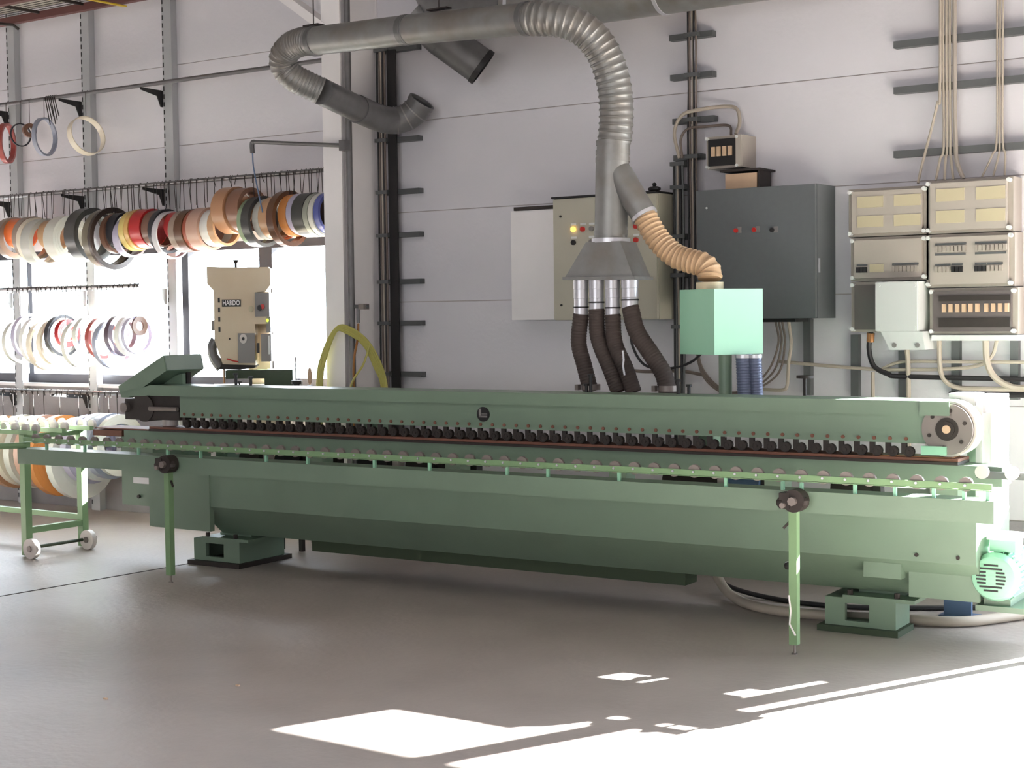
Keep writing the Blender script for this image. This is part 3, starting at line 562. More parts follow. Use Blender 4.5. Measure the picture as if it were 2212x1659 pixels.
# ------------------------------------------------------------------ the edge bander
em = thing('edge_banding_machine', 'long green edge-banding machine with a row of pressure rollers', 'machine', (-4.4, 6.9, 0), machine=True)
uvz = lambda a, b, d: (d, a, b)
part('bed', MB().prism([(6.87, 0.60), (6.87, 0.395), (7.10, 0.20), (7.45, 0.20), (7.45, 0.60)], uvz, -6.62, -1.87), 'green', em)
part('front_plate', MB().box(-6.99, -6.5, 6.86, 6.9, 0.245, 0.60), 'green', em)
part('end_plate', MB().box(-7.03, -6.99, 6.88, 7.4, 0.245, 0.76), 'green', em)
part('belly_channel', MB().box(-5.95, -3.45, 7.16, 7.30, 0.125, 0.199), 'dark_green', em)
part('corner_bracket', MB().box(-2.40, -2.22, 6.895, 6.96, 0.30, 0.372), 'green', em)
part('end_skirt', MB().box(-2.2, -1.875, 6.945, 6.965, 0.215, 0.352), 'green', em)
for u0, u1 in ((-6.8, -6.42), (-2.64, -2.29)):
    f = part('foot', MB().box(u0, u1, 7.03, 7.06, 0.03, 0.055).box(u0, u1, 7.03, 7.06, 0.14, 0.165).box(u0, u0 + 0.1, 7.03, 7.06, 0.055, 0.14).box(u1 - 0.13, u1, 7.03, 7.06, 0.055, 0.14).box(u0, u1, 7.06, 7.45, 0.15, 0.165).box(u1 - 0.02, u1, 7.06, 7.24 if u0 > -5 else 7.45, 0.03, 0.15).box(u0, u0 + 0.02, 7.06, 7.24 if u0 > -5 else 7.45, 0.03, 0.15), 'green', em)
    part('sole_plate', MB().box(u0 - 0.03, u1 + 0.02, 7.0, 7.24 if u0 > -5 else 7.5, 0, 0.029), 'iron' if u0 < -5 else 'dark_green', f)
    part('top_plate', MB().box(u0 + 0.1, u1 + 0.1, 7.0, 7.45, 0.167, 0.185), 'green', f)
    part('riser', MB().box(u0 + 0.14, u1 + 0.02, 7.12, 7.44, 0.185, 0.1995), 'green', f)
    for du in (0.13, 0.36): part('foot_bolt', MB().cyl((u0 + du, 7.02, 0.185), (u0 + du, 7.02, 0.21), 0.014, 6), 'iron', f)
part('track_beam', MB().box(-7.24, -1.76, 6.88, 7.04, 0.755, 0.843), 'green', em)
part('track_base', MB().box(-7.0, -1.95, 6.86, 7.05, 0.844, 0.858), 'iron', em)
part('chain_track', MB().box(-7.0, -1.95, 6.865, 7.045, 0.859, 0.872), 'rust_track', em)
for u in (-6.95, -5.72, -4.75, -3.72, -2.86, -2.02): part('track_support', MB().box(u - 0.05, u + 0.05, 6.93, 7.03, 0.60, 0.755), 'green', em)
part('pressure_beam', MB().box(-6.74, -2.10, 6.87, 7.07, 0.937, 1.066), 'green', em)
part('beam_lip', MB().box(-6.98, -2.0, 6.855, 7.09, 1.067, 1.132), 'green', em)
pr = MB().cyl((0, 0, 0), (0, 0.024, 0), 0.0245, 16); pr.ring((0, -0.001, 0), (0, 1, 0), 0.021, 0.016, 0.004, 16); pr.cyl((0, -0.005, 0), (0, 0, 0), 0.008, 8); pr.box(-0.036, -0.012, 0.004, 0.022, -0.012, 0.0405)
copies('pressure_roller', pr.mesh('pressure_roller', 'iron'), [(-6.69 + k * 0.0752, 6.872, 0.897) for k in range(61)], em)
bt = MB().cyl((0, 0, 0), (0, -0.006, 0), 0.009, 8)
copies('beam_bolt', bt.mesh('beam_bolt', 'rust_track'), [(-6.70 + k * 0.0752, 6.869, 0.957) for k in range(61)], em)
bd = part('emblem', MB().cyl((-4.502, 6.8695, 1.012), (-4.502, 6.864, 1.012), 0.040, 28), 'black', em, 'round black emblem with a grey letter L')
part('letter', MB().box(-4.527, -4.513, 6.8615, 6.864, 0.995, 1.042).box(-4.527, -4.475, 6.8615, 6.864, 0.995, 1.004).box(-4.509, -4.475, 6.8615, 6.864, 1.0075, 1.010).box(-4.509, -4.475, 6.8615, 6.864, 1.013, 1.0155), 'panel_grey', bd, 'grey letter L with fine lines')
wl = part('drive_wheel', MB().ring((-2.0, 6.90, 1.006), (0, 1, 0), 0.116, 0.052, 0.07, 40), 'steel', em, 'grey steel drive wheel')
part('hub', MB().ring((-2.0, 6.895, 1.006), (0, 1, 0), 0.052, 0.022, 0.07, 28).ring((-2.0, 6.89, 1.006), (0, 1, 0), 0.036, 0.020, 0.07, 28), 'iron', wl); part('shaft', MB().cyl((-2.0, 7.1, 1.006), (-2.0, 6.85, 1.006), 0.019, 16), 'wood', wl, 'bare shaft end')
part('tyre', MB().ring((-2.0, 6.945, 1.006), (0, 1, 0), 0.128, 0.117, 0.12, 40), 'caster', wl, 'pale rim')
for k in range(6):
    q = 0.35 + k * math.pi / 3; part('wheel_bolt', MB().cyl((-2.0 + 0.085 * math.cos(q), 6.865, 1.006 + 0.085 * math.sin(q)), (-2.0 + 0.085 * math.cos(q), 6.858, 1.006 + 0.085 * math.sin(q)), 0.009, 8), 'iron', wl)
part('guide_plate', MB().box(-2.115, -2.0, 6.85, 6.864, 0.888, 0.928), 'mint', em); part('guide_plate', MB().box(-2.12, -1.985, 6.845, 6.854, 1.068, 1.13), 'green', em)
part('drive_belt', MB().box(-2.35, -1.98, 6.88, 7.0, 0.8735, 0.8775), 'copper', em)
part('end_column', MB().box(-1.93, -1.90, 7.08, 7.28, 0.60, 1.15).box(-1.86, -1.83, 7.08, 7.28, 0.60, 1.15).box(-1.90, -1.86, 7.08, 7.28, 1.12, 1.15).box(-1.90, -1.86, 7.09, 7.28, 0.60, 1.07), 'white_paint', em)
part('top_bracket', MB().box(-2.06, -1.94, 7.1, 7.26, 1.10, 1.155), 'white_paint', em)
part('rear_beam', MB().box(-6.9, -1.9, 7.30, 7.42, 0.98, 1.10), 'green', em)
for u in (-6.8, -5.6, -3.4, -1.98): part('frame_post', MB().box(u - 0.05, u + 0.05, 7.30, 7.42, 0.60, 0.98), 'green', em); part('frame_arm', MB().box(u - 0.04, u + 0.04, 7.09, 7.30, 1.0, 1.06), 'green', em)
for i, (u, w, h, m) in enumerate(((-6.42, 0.16, 0.10, 'iron'), (-6.12, 0.2, 0.09, 'black'), (-5.86, 0.14, 0.1, 'iron'), (-5.45, 0.22, 0.12, 'black'), (-5.12, 0.2, 0.1, 'iron'), (-4.86, 0.14, 0.08, 'black'), (-3.42, 0.3, 0.09, 'iron'), (-3.12, 0.18, 0.09, 'blue_paint'), (-2.55, 0.2, 0.1, 'iron'), (-2.25, 0.16, 0.07, 'panel_grey'))):
    a = part('working_unit', MB().cyl((u - w / 2, 7.2, 0.60 + h * 0.7), (u + w / 2, 7.2, 0.60 + h * 0.7), h * 0.7, 14).box(u - w * 0.4, u + w * 0.4, 7.14, 7.26, 0.60, 0.60 + h * 0.8), m, em)
    part('fitting', MB().box(u + w / 2, u + w / 2 + 0.04, 7.17, 7.23, 0.605, 0.72), 'caster' if i % 3 == 0 else 'iron', a)
ie = part('idler_head', MB().cyl((-7.06, 6.88, 0.985), (-7.06, 7.04, 0.985), 0.085, 22).box(-7.245, -7.10, 6.90, 7.02, 0.91, 1.04).box(-7.15, -6.76, 6.89, 7.03, 0.995, 1.066).box(-7.12, -6.76, 6.885, 7.03, 0.915, 0.972).box(-7.05, -6.86, 6.90, 7.0, 0.972, 0.995), 'iron', em, 'dark greasy idler head at the left end')
part('idler_pin', MB().cyl((-7.23, 6.87, 0.985), (-7.23, 7.03, 0.985), 0.032, 12), 'steel', ie); part('tension_bolt', MB().cyl((-7.0, 6.87, 0.985), (-6.76, 6.87, 0.985), 0.014, 8), 'steel', ie)
part('end_arm', MB().prism([(-7.20, 1.055), (-7.22, 1.075), (-6.98, 1.132), (-6.98, 1.068)], lambda a, b, d: (a, d, b), 6.86, 7.09), 'green', em)
co = part('control_console', MB().prism([(-7.27, 1.12), (-7.245, 1.05), (-7.18, 1.05), (-6.85, 1.222), (-6.87, 1.318)], lambda a, b, d: (a, d, b), 6.87, 7.20), 'green', em, 'sloping control console')
part('console_face', MB().loft([(-6.848, 6.875, 1.226), (-6.848, 7.195, 1.226), (-6.869, 7.195, 1.314), (-6.869, 6.875, 1.314)], [(-6.84, 6.875, 1.226), (-6.84, 7.195, 1.226), (-6.861, 7.195, 1.314), (-6.861, 6.875, 1.314)]), 'pale_green', co, 'pale grey green end face')
part('console_arm', MB().prism([(-7.15, 1.133), (-6.86, 1.133), (-6.86, 1.20)], lambda a, b, d: (a, d, b), 7.02, 7.05), 'green', co)
for du, dz in ((-7.13, 1.19), (-7.07, 1.22)): part('button', MB().cyl((du, 6.99, dz - 0.01), (du, 6.99, dz + 0.014), 0.014, 10), 'red', co, 'red button')
part('console_stem', MB().box(-6.92, -6.88, 7.08, 7.12, 1.133, 1.205), 'iron', co)
part('infeed_plate', MB().box(-7.55, -6.85, 6.72, 7.06, 0.848, 0.856) if False else MB().box(-7.50, -7.02, 6.88, 7.08, 0.845, 0.853), 'rust_track', em); part('infeed_table', MB().box(-7.52, -7.26, 6.88, 7.10, 0.80, 0.838), 'rust_track', em)
part('pad', MB().cyl((-6.93, 6.98, 0.874), (-6.93, 6.98, 0.91), 0.05, 18), 'caster', em, 'pale pad under the idler')
part('side_cabinet', MB().box(-7.50, -7.04, 7.1, 7.32, 0.33, 0.79), 'green', em); part('nameplate', MB().box(-7.39, -7.22, 7.094, 7.1, 0.475, 0.515), 'white_paint', em); part('cabinet_strut', MB().box(-7.17, -7.158, 7.085, 7.1, 0.36, 0.80), 'dark_green', em); part('cabinet_knob', MB().cyl((-7.34, 7.1, 0.39), (-7.34, 7.085, 0.39), 0.012, 8), 'iron', em)
dm = part('drive_motor', MB().tube([(-1.81, 6.93, 0.335), (-1.81, 6.935, 0.335), (-1.81, 6.97, 0.335), (-1.81, 7.0, 0.335), (-1.81, 7.32, 0.335)], [0.085, 0.096, 0.112, 0.107, 0.107], 30), 'mint', em, 'round mint motor with a slotted fan cover')
sl = MB()
for k in range(8):
    z = 0.335 + (k - 3.5) * 0.0165; h = math.sqrt(max(0, 0.066 ** 2 - ((k - 3.5) * 0.0165) ** 2))
    if abs(k - 3.5) < 2: sl.box(-1.82 - h, -1.82 - 0.022, 6.928, 6.9335, z - 0.004, z + 0.004); sl.box(-1.82 + 0.022, -1.82 + h, 6.928, 6.9335, z - 0.004, z + 0.004)
    else: sl.box(-1.82 - h, -1.82 + h, 6.928, 6.9335, z - 0.004, z + 0.004)
part('fan_slots', sl, 'black', dm, smooth=False)
part('terminal_box', MB().box(-1.845, -1.73, 7.0, 7.14, 0.445, 0.50), 'mint', dm); part('terminal_lid', MB().box(-1.855, -1.72, 6.99, 7.15, 0.5, 0.522), 'white_paint', dm)
part('motor_foot', MB().box(-1.87, -1.75, 7.0, 7.28, 0.20, 0.232), 'green', dm); part('motor_shelf', MB().box(-1.9, -1.66, 6.97, 7.3, 0.175, 0.2), 'green', em)
fin = MB()
for k in range(12):
    q = math.pi * (-0.35 + k * 0.07); fin.bar((-1.81 + 0.112 * math.cos(q), 7.0, 0.335 + 0.112 * math.sin(q)), (-1.81 + 0.112 * math.cos(q), 7.3, 0.335 + 0.112 * math.sin(q)), 0.004, 0.016, up=(math.cos(q), 0, math.sin(q)))
part('cooling_fins', fin, 'mint', dm)
for u, z in ((-2.14, 0.425), (-1.95, 0.425), (-2.12, 0.70)): part('plate_bolt', MB().cyl((u, 6.869, z), (u, 6.862, z), 0.009, 8), 'iron', em)
hw = part('hand_wheel', MB().ring((-2.79, 7.16, 1.222), (0, 0, 1), 0.042, 0.03, 0.014, 20).box(-2.83, -2.75, 7.155, 7.165, 1.218, 1.226), 'iron', em); part('spindle', MB().cyl((-2.79, 7.16, 1.06), (-2.79, 7.16, 1.218), 0.009, 8), 'iron', hw)
for u, h in ((-3.955, 0.04), (-3.93, 0.09), (-3.42, 0.07), (-3.36, 0.045), (-6.42, 0.07), (-6.30, 0.05)): part('adjusting_screw', MB().cyl((u, 7.03, 1.132), (u, 7.03, 1.132 + h), 0.009, 8).cyl((u, 7.03, 1.125 + h), (u, 7.03, 1.137 + h), 0.016, 10), 'black', em)
part('rear_deck', MB().box(-4.3, -2.4, 7.1, 7.29, 1.08, 1.10), 'rust_track', em)

# roller table in front of the machine
tb = thing('roller_table', 'green roller table with a long rail of small discs on two thin legs', 'roller table', (-4.7, 6.5, 0), machine=True)
part('front_beam', MB().box(-7.77, -1.69, 6.48, 6.62, 0.642, 0.738), 'green', tb)
part('roller_rail', MB().box(-7.72, -1.70, 6.485, 6.491, 0.784, 0.810).box(-7.72, -1.70, 6.485, 6.52, 0.779, 0.782), 'rail_green', tb)
copies('roller_disc', MB().cyl((0, 0.007, 0), (0, 0.024, 0), 0.031, 20).mesh('roller_disc', 'steel'), [(-7.62 + k * 0.1056, 6.485, 0.803) for k in range(56)], tb)
copies('disc_pin', MB().cyl((0, 0, 0), (0, -0.005, 0), 0.006, 8).mesh('disc_pin', 'bright_steel'), [(-7.62 + k * 0.1056, 6.484, 0.800) for k in range(56)], tb)
for u in (-7.52, -7.18, -6.72, -6.48, -6.22, -5.72, -5.42, -4.96, -4.60, -4.12, -3.88, -3.48, -2.92, -2.64, -2.55, -2.3, -2.12, -1.95, -1.82, -1.72): part('rail_post', MB().box(u - 0.007, u + 0.007, 6.492, 6.508, 0.738, 0.782), 'mint', tb)
for u, k in ((-6.436, 0), (-2.569, 1)):
    lg = part('leg', MB().box(u - 0.019, u + 0.019, 6.437, 6.475, 0.045, 0.66), 'rail_green', tb)
    part('foot_screw', MB().cyl((u, 6.456, 0.002), (u, 6.456, 0.045), 0.006, 8).cyl((u, 6.456, 0), (u, 6.456, 0.005), 0.014, 10), 'steel', lg)
    cl = part('clamp', MB().ring((u + 0.015, 6.44, 0.70), (0, 1, 0), 0.052, 0.02, 0.07, 16).box(u - 0.05, u + 0.0, 6.40, 6.478, 0.665, 0.735).ball((u - 0.045, 6.42, 0.69), 0.026, 10).ball((u + 0.055, 6.43, 0.695), 0.028, 10), 'iron', tb, 'dark leg clamp')
    part('clamp_bolt', MB().cyl((u + 0.015, 6.475, 0.70), (u + 0.015, 6.385, 0.70), 0.02, 8).cyl((u - 0.03, 6.475, 0.68), (u - 0.03, 6.385, 0.68), 0.013, 8), 'steel', cl)
    part('wing_screw', MB().bar((u + (0.02 if k == 0 else -0.02), 6.455, 0.60), (u + (0.05 if k == 0 else -0.045), 6.44, 0.57), 0.01, 0.01), 'iron', lg)
    if k: part('wing_screw', MB().ball((u - 0.03, 6.456, 0.40), 0.02, 8), 'black', lg); part('tape', MB().tube([(u - 0.018, 6.434, 0.27), (u - 0.008, 6.433, 0.2), (u - 0.014, 6.433, 0.14), (u + 0.014, 6.433, 0.09)], 0.004, 6), 'white_paint', lg, 'strip of white tape')
part('end_tube', MB().cyl((-7.86, 6.35, 0.756), (-7.73, 6.52, 0.756), 0.02, 10), 'rail_green', tb)

# outfeed skate rail at the right end
of = thing('outfeed_stand', 'short grey skate-wheel stand past the right end of the machine', 'roller stand', (-1.6, 6.85, 0), machine=True)
part('rail', MB().box(-1.86, -1.52, 6.835, 6.862, 0.795, 0.825), 'strut', of)
for k in range(3): part('skate_wheel', MB().cyl((-1.83 + k * 0.13, 6.808, 0.825), (-1.83 + k * 0.13, 6.832, 0.825), 0.03, 16), 'caster', of)
for u in (-1.60,): part('leg', MB().box(u - 0.02, u + 0.02, 6.83, 6.867, 0.0, 0.795), 'strut', of)

# roller stand on castors at the left
rs = thing('roller_stand', 'green skate-wheel stand on two pale castors at far left', 'roller stand', (-9.2, 6.6, 0))
for y in (6.35, 6.81): part('leg', MB().box(-8.325, -8.275, y - 0.025, y + 0.025, 0.01, 0.80), 'rail_green', rs)
for y in (6.35, 6.81): part('leg', MB().box(-10.425, -10.375, y - 0.025, y + 0.025, 0.0, 0.80), 'rail_green', rs)
part('cross_bar', MB().box(-8.32, -8.28, 6.376, 6.784, 0.15, 0.19), 'rail_green', rs); part('side_bar', MB().box(-10.37, -8.326, 6.79, 6.825, 0.19, 0.225), 'rail_green', rs)
part('axle', MB().cyl((-8.23, 6.30, 0.065), (-8.23, 6.86, 0.065), 0.011, 10), 'dark_green', rs)
for y in (6.35, 6.81):
    part('axle_bracket', MB().box(-8.29, -8.215, y - 0.012, y + 0.012, 0.045, 0.085), 'rail_green', rs)
    wh = part('castor', MB().ring((-8.19, y - 0.05, 0.066), (0, 1, 0), 0.066, 0.02, 0.035, 26), 'caster', rs); part('hub', MB().cyl((-8.19, y - 0.075, 0.066), (-8.19, y - 0.03, 0.066), 0.02, 14), 'steel', wh)
for y in (6.35, 6.58, 6.81):
    part('skate_rail', MB().box(-10.5, -8.19, y - 0.016, y + 0.016, 0.80, 0.828), 'rail_green', rs)
part('end_rail', MB().box(-8.33, -8.29, 6.33, 6.83, 0.77, 0.80), 'rail_green', rs)
wm = MB().cyl((0, -0.011, 0), (0, 0.011, 0), 0.032, 18).mesh('skate_wheel', 'caster')
copies('skate_wheel', wm, [(-8.22 - k * 0.105, y + 0.03, 0.838) for y in (6.35, 6.58, 6.81) for k in range(20)], rs)

# ------------------------------------------------------------------ dust extraction
ex = thing('extraction_duct', 'galvanised extraction duct looping over the machine with four dark hoses', 'duct', (-3.9, 7.2, 1.1))
V = lambda u, z, v=7.2: mw(u, v, z)
A = [Vector(p) for p in ((-6.24, 6.912, 3.195), (-5.447, 6.825, 3.158), (-4.563, 6.775, 3.112))]
part('straight_pipe', MB().tube(A, 0.0845, 26), 'galvanised', ex)
for q, rr in ((0.02, 0.091), (0.47, 0.0875), (0.50, 0.0865), (0.985, 0.0915)):
    p = A[0].lerp(A[2], q) if q < 0.4 or q > 0.6 else A[1].lerp(A[2], (q - 0.47) * 0.5); d = (A[1] - A[0]).normalized()
    part('joint_band', MB().tube([p - d * 0.018, p - d * 0.016, p + d * 0.016, p + d * 0.018], [0.085, rr, rr, 0.085], 26), 'galvanised_dark', ex)
bend = [(-4.575, 6.776, 3.1125), (-4.445, 6.790, 3.097), (-4.348, 6.830, 3.071), (-4.269, 6.886, 3.011), (-4.217, 6.935, 2.920), (-4.188, 6.974, 2.806), (-4.178, 6.998, 2.686), (-4.184, 7.011, 2.567), (-4.199, 7.015, 2.447)]
part('flexible_bend', flex(bend, 0.087, 0.006, 0.038, 24), 'galvanised', ex, 'ribbed flexible bend')
part('vertical_pipe', MB().tube([V(-3.872, 2.45), V(-3.882, 2.30), V(-3.893, 1.94)], 0.088, 26), 'galvanised', ex)
for z in (2.45, 2.40, 2.36, 1.975): part('joint_band', MB().tube([V(-3.874 - (2.45 - z) * 0.04, z + 0.012), V(-3.874 - (2.45 - z) * 0.04, z - 0.012)], 0.0915, 26), 'galvanised', ex)
part('branch_pipe', MB().tube([V(-3.875, 2.34), V(-3.84, 2.28), V(-3.69, 2.055)], [0.06, 0.075, 0.068], 22), 'galvanised', ex)
part('branch_band', MB().tube([V(-3.698, 2.066), V(-3.688, 2.05)], 0.072, 22), 'bright_steel', ex)
part('tan_hose', flex([V(-3.69, 2.055), V(-3.66, 2.0), V(-3.60, 1.915), V(-3.51, 1.84), V(-3.42, 1.81), V(-3.355, 1.79), V(-3.322, 1.755), V(-3.315, 1.715, 7.19)], 0.060, 0.006, 0.028, 22), 'tan_hose', ex, 'tan ribbed hose')
hb0 = [V(-3.995, 1.925, 7.11), V(-3.79, 1.925, 7.11), V(-3.79, 1.925, 7.29), V(-3.995, 1.925, 7.29)]
hb1 = [V(-4.118, 1.745, 7.1), V(-3.71, 1.738, 7.1), V(-3.71, 1.738, 7.30), V(-4.118, 1.745, 7.30)]
hd = part('hood', MB().loft(hb1, hb0), 'galvanised', ex, 'flared sheet-metal hood')
part('collar', MB().tube([V(-3.893, 1.945), V(-3.893, 1.922)], 0.103, 26), 'bright_steel', hd)
part('flange', MB().box(-4.13, -3.697, 7.09, 7.31, 1.728, 1.742) if False else MB().loft([V(-4.13, 1.728, 7.09), V(-3.698, 1.722, 7.09), V(-3.698, 1.722, 7.31), V(-4.13, 1.728, 7.31)], [V(-4.13, 1.744, 7.09), V(-3.698, 1.738, 7.09), V(-3.698, 1.738, 7.31), V(-4.13, 1.744, 7.31)]), 'galvanised', hd)
HH = [(-4.08, 1.535, [(-4.08, 1.545), (-4.096, 1.39), (-4.063, 1.265), (-4.024, 1.125)]), (-3.984, 1.56, [(-3.984, 1.57), (-3.976, 1.415), (-3.905, 1.25), (-3.852, 1.125)]),
      (-3.886, 1.53, [(-3.886, 1.54), (-3.875, 1.39), (-3.81, 1.25), (-3.763, 1.125)]), (-3.781, 1.57, [(-3.781, 1.58), (-3.744, 1.451), (-3.649, 1.317), (-3.585, 1.22), (-3.562, 1.118)])]
for i, (u, z, P) in enumerate(HH):
    rr = 0.041 if i < 3 else 0.047
    sg = part('spigot', MB().tube([V(u, 1.73), V(u, 1.68), V(u, 1.678), V(u, 1.63), V(u, 1.628), V(u, z)], [rr, rr * 0.98, rr * 0.94, rr * 0.96, rr * 0.92, rr * 0.95], 20), 'bright_steel', ex)
    part('hose_clip', MB().tube([V(u, z + 0.05), V(u, z + 0.042)], rr + 0.002, 20), 'black', sg)
    part('dark_hose', flex([V(a, b) for a, b in P], 0.042 if i < 3 else 0.046, 0.002, 0.016, 18), 'rubber', ex, 'dark dusty hose')
    if i in (0, 3): part('hose_band', MB().tube([V(P[-1][0], 1.165), V(P[-1][0], 1.135)], 0.052, 18).box(*([V(P[-1][0] - 0.065, 0).x, V(P[-1][0] - 0.045, 0).x, V(P[-1][0], 0).y - 0.06, V(P[-1][0], 0).y - 0.03, 1.135, 1.165])), 'steel', ex)
solo('chain_lock', MB().tube([V(-3.79, 1.35, 7.13), V(-3.785, 1.30, 7.13), V(-3.79, 1.27, 7.13), V(-3.78, 1.22, 7.13)], 0.006, 6), 'bright_steel', 'short bright chain hanging beside the dark hoses', 'chain')
lb = [(-6.24, 6.915, 3.197), (-6.33, 6.93, 3.205), (-6.43, 6.94, 3.19), (-6.505, 6.95, 3.14), (-6.525, 6.975, 3.08), (-6.495, 7.02, 3.02), (-6.45, 7.09, 2.98), (-6.393, 7.16, 2.94)]
part('flexible_bend', flex(lb, 0.082, 0.005, 0.026, 24), 'galvanised', ex, 'ribbed hairpin bend')
part('return_pipe', MB().tube([(-6.393, 7.16, 2.94), (-6.44, 7.40, 2.91), (-6.49, 7.64, 2.882)], 0.084, 24), 'galvanised_dark', ex)
part('return_pipe', MB().tube(smoothpath([(-6.485, 7.62, 2.884), (-6.51, 7.80, 2.862), (-6.515, 7.92, 2.85), (-6.49, 8.01, 2.85), (-6.43, 8.06, 2.875), (-6.38, 8.085, 2.915), (-6.345, 8.09, 2.955)]), 0.090, 24), 'galvanised_dark', ex)
for p, q in (((-6.49, 8.01, 2.85), (0.45, 0.4, 0.1)), ((-6.435, 8.058, 2.873), (0.58, 0.35, 0.35)), ((-6.385, 8.083, 2.912), (0.6, 0.2, 0.6))): part('elbow_seam', MB().ring(p, q, 0.0935, 0.088, 0.008, 26), 'galvanised', ex)
part('joint_band', MB().tube([(-6.482, 7.60, 2.886), (-6.488, 7.63, 2.883)], 0.092, 24), 'galvanised_dark', ex)
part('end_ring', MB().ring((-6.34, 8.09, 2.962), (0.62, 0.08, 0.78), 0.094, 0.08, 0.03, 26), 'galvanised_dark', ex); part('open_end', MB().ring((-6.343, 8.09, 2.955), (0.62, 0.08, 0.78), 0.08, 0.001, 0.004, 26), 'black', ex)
solo('hanger_rod', MB().cyl((-6.22, 6.91, 3.282), (-6.22, 6.91, 5.39), 0.004, 6).box(-6.28, -6.16, 6.88, 6.94, 3.278, 3.29), 'iron', 'thin hanging rod holding the left end of the duct', 'rod')
solo('hanger_rod', MB().cyl((-5.2, 6.81, 3.245), (-5.2, 6.81, 5.39), 0.004, 6).box(-5.27, -5.13, 6.785, 6.835, 3.239, 3.247), 'iron', 'thin hanging rod holding the middle of the duct', 'rod')
md = thing('main_duct', 'wide galvanised main duct along the wall with a stub branch, top', 'duct', (-3.0, 7.75, 3.2))
part('pipe', MB().tube([(1.5, 7.75, 3.41), (-3.6, 7.75, 3.41), (-5.35, 7.75, 3.41)], 0.16, 30), 'galvanised', md)
for x in (-4.3, -2.6, -5.3): part('seam', MB().tube([(x - 0.012, 7.75, 3.41), (x + 0.012, 7.75, 3.41)], 0.165, 30), 'bright_steel', md)
part('elbow', MB().tube(smoothpath([(-5.35, 7.75, 3.41), (-5.6, 7.77, 3.43), (-5.85, 7.82, 3.50), (-6.02, 7.87, 3.62), (-6.08, 7.9, 3.85)]), 0.15, 26), 'galvanised_dark', md)
part('riser', MB().tube([(-6.08, 7.9, 3.85), (-6.08, 7.9, 5.39)], 0.15, 26), 'galvanised', md)
part('stub_branch', MB().tube([(-6.17, 7.82, 3.50), (-6.03, 7.945, 3.325)], 0.122, 26), 'galvanised_dark', md)
part('stub_branch', MB().tube([(-6.055, 7.925, 3.345), (-5.85, 8.09, 3.158)], [0.117, 0.12], 26), 'galvanised_dark', md)
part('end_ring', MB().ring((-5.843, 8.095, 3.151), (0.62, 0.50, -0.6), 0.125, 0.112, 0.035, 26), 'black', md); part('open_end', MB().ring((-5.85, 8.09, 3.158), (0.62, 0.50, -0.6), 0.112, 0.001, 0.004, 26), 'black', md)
part('hanger', MB().box(-4.9, -4.86, 7.74, 7.76, 3.57, 5.39), 'iron', md); part('hanger', MB().box(0.0, 0.04, 7.74, 7.76, 3.57, 5.39), 'iron', md)

# mint collector box on its post
cbx = thing('collector_box', 'mint green box on a short post where the tan hose ends', 'box', tuple(mw(-3.2, 7.2, 1.105)))
c0 = mw(-3.24, 7.08); d1 = Vector((math.cos(math.radians(63)), math.sin(math.radians(63)), 0)); d2 = Vector((math.cos(math.radians(153)), math.sin(math.radians(153)), 0))
def rbox(mb, s, z0, z1, o=0.0):
    q = [c0 + d1 * a + d2 * b for a, b in ((o, o), (s - o, o), (s - o, s - o), (o, s - o))]
    return mb.loft([Vector((p.x, p.y, z0)) for p in q], [Vector((p.x, p.y, z1)) for p in q])
part('case', rbox(MB(), 0.305, 1.33, 1.664), 'mint', cbx, smooth=False)
cc = c0 + d1 * 0.15 + d2 * 0.15
part('inlet', MB().tube([V(-3.315, 1.664, 7.19), V(-3.315, 1.70, 7.19)], 0.070, 22), 'cream_plate', cbx, 'pale yellow hose ring')
part('post', MB().cyl(V(-3.235, 1.108, 7.2), V(-3.235, 1.33, 7.2), 0.034, 18), 'green', cbx)
for u, rr in ((-3.12, 0.043), (-3.06, 0.03)): part('hose', flex([V(u - 0.01, 1.33, 7.2), V(u - 0.005, 1.22, 7.2), V(u, 1.112, 7.2)], rr, 0.003, 0.014, 18), 'blue_hose', cbx, 'ribbed grey blue hose'); part('hose_ring', MB().tube([V(u - 0.01, 1.33, 7.2), V(u - 0.01, 1.312, 7.2)], rr + 0.005, 18), 'bright_steel', cbx)

# ------------------------------------------------------------------ copy drilling head behind the machine
hd_ = thing('routing_machine', 'cream routing machine with lettered front in front of the window', 'machine', (-7.58, 7.7, 0))  # turned and set below
xzy = lambda a, b, d: (a, d, b)
part('head', MB().prism([(-7.893, 1.90), (-7.893, 1.785), (-7.832, 1.732), (-7.832, 1.39), (-7.76, 1.225), (-7.45, 1.215), (-7.45, 1.50), (-7.33, 1.50), (-7.33, 1.59), (-7.44, 1.60), (-7.44, 1.72), (-7.345, 1.725), (-7.298, 1.77), (-7.298, 1.885)], xzy, 7.6, 7.82), 'saw_cream', hd_)
part('switch_panel', MB().box(-7.445, -7.31, 7.59, 7.80, 1.552, 1.718), 'panel_grey', hd_); part('stop_knob', MB().cyl((-7.40, 7.59, 1.612), (-7.40, 7.565, 1.612), 0.02, 12), 'black', hd_); part('stop_button', MB().cyl((-7.372, 7.59, 1.62), (-7.372, 7.57, 1.62), 0.018, 12), 'red', hd_, 'red stop button')
part('side_panel', MB().box(-7.345, -7.302, 7.60, 7.80, 1.44, 1.55), 'panel_grey', hd_); part('lamp', MB().cyl((-7.33, 7.6, 1.525), (-7.33, 7.588, 1.525), 0.012, 12), 'lamp_green', hd_, 'lit yellow green lamp')
part('dial_panel', MB().box(-7.61, -7.452, 7.59, 7.60, 1.232, 1.438), 'panel_grey', hd_)
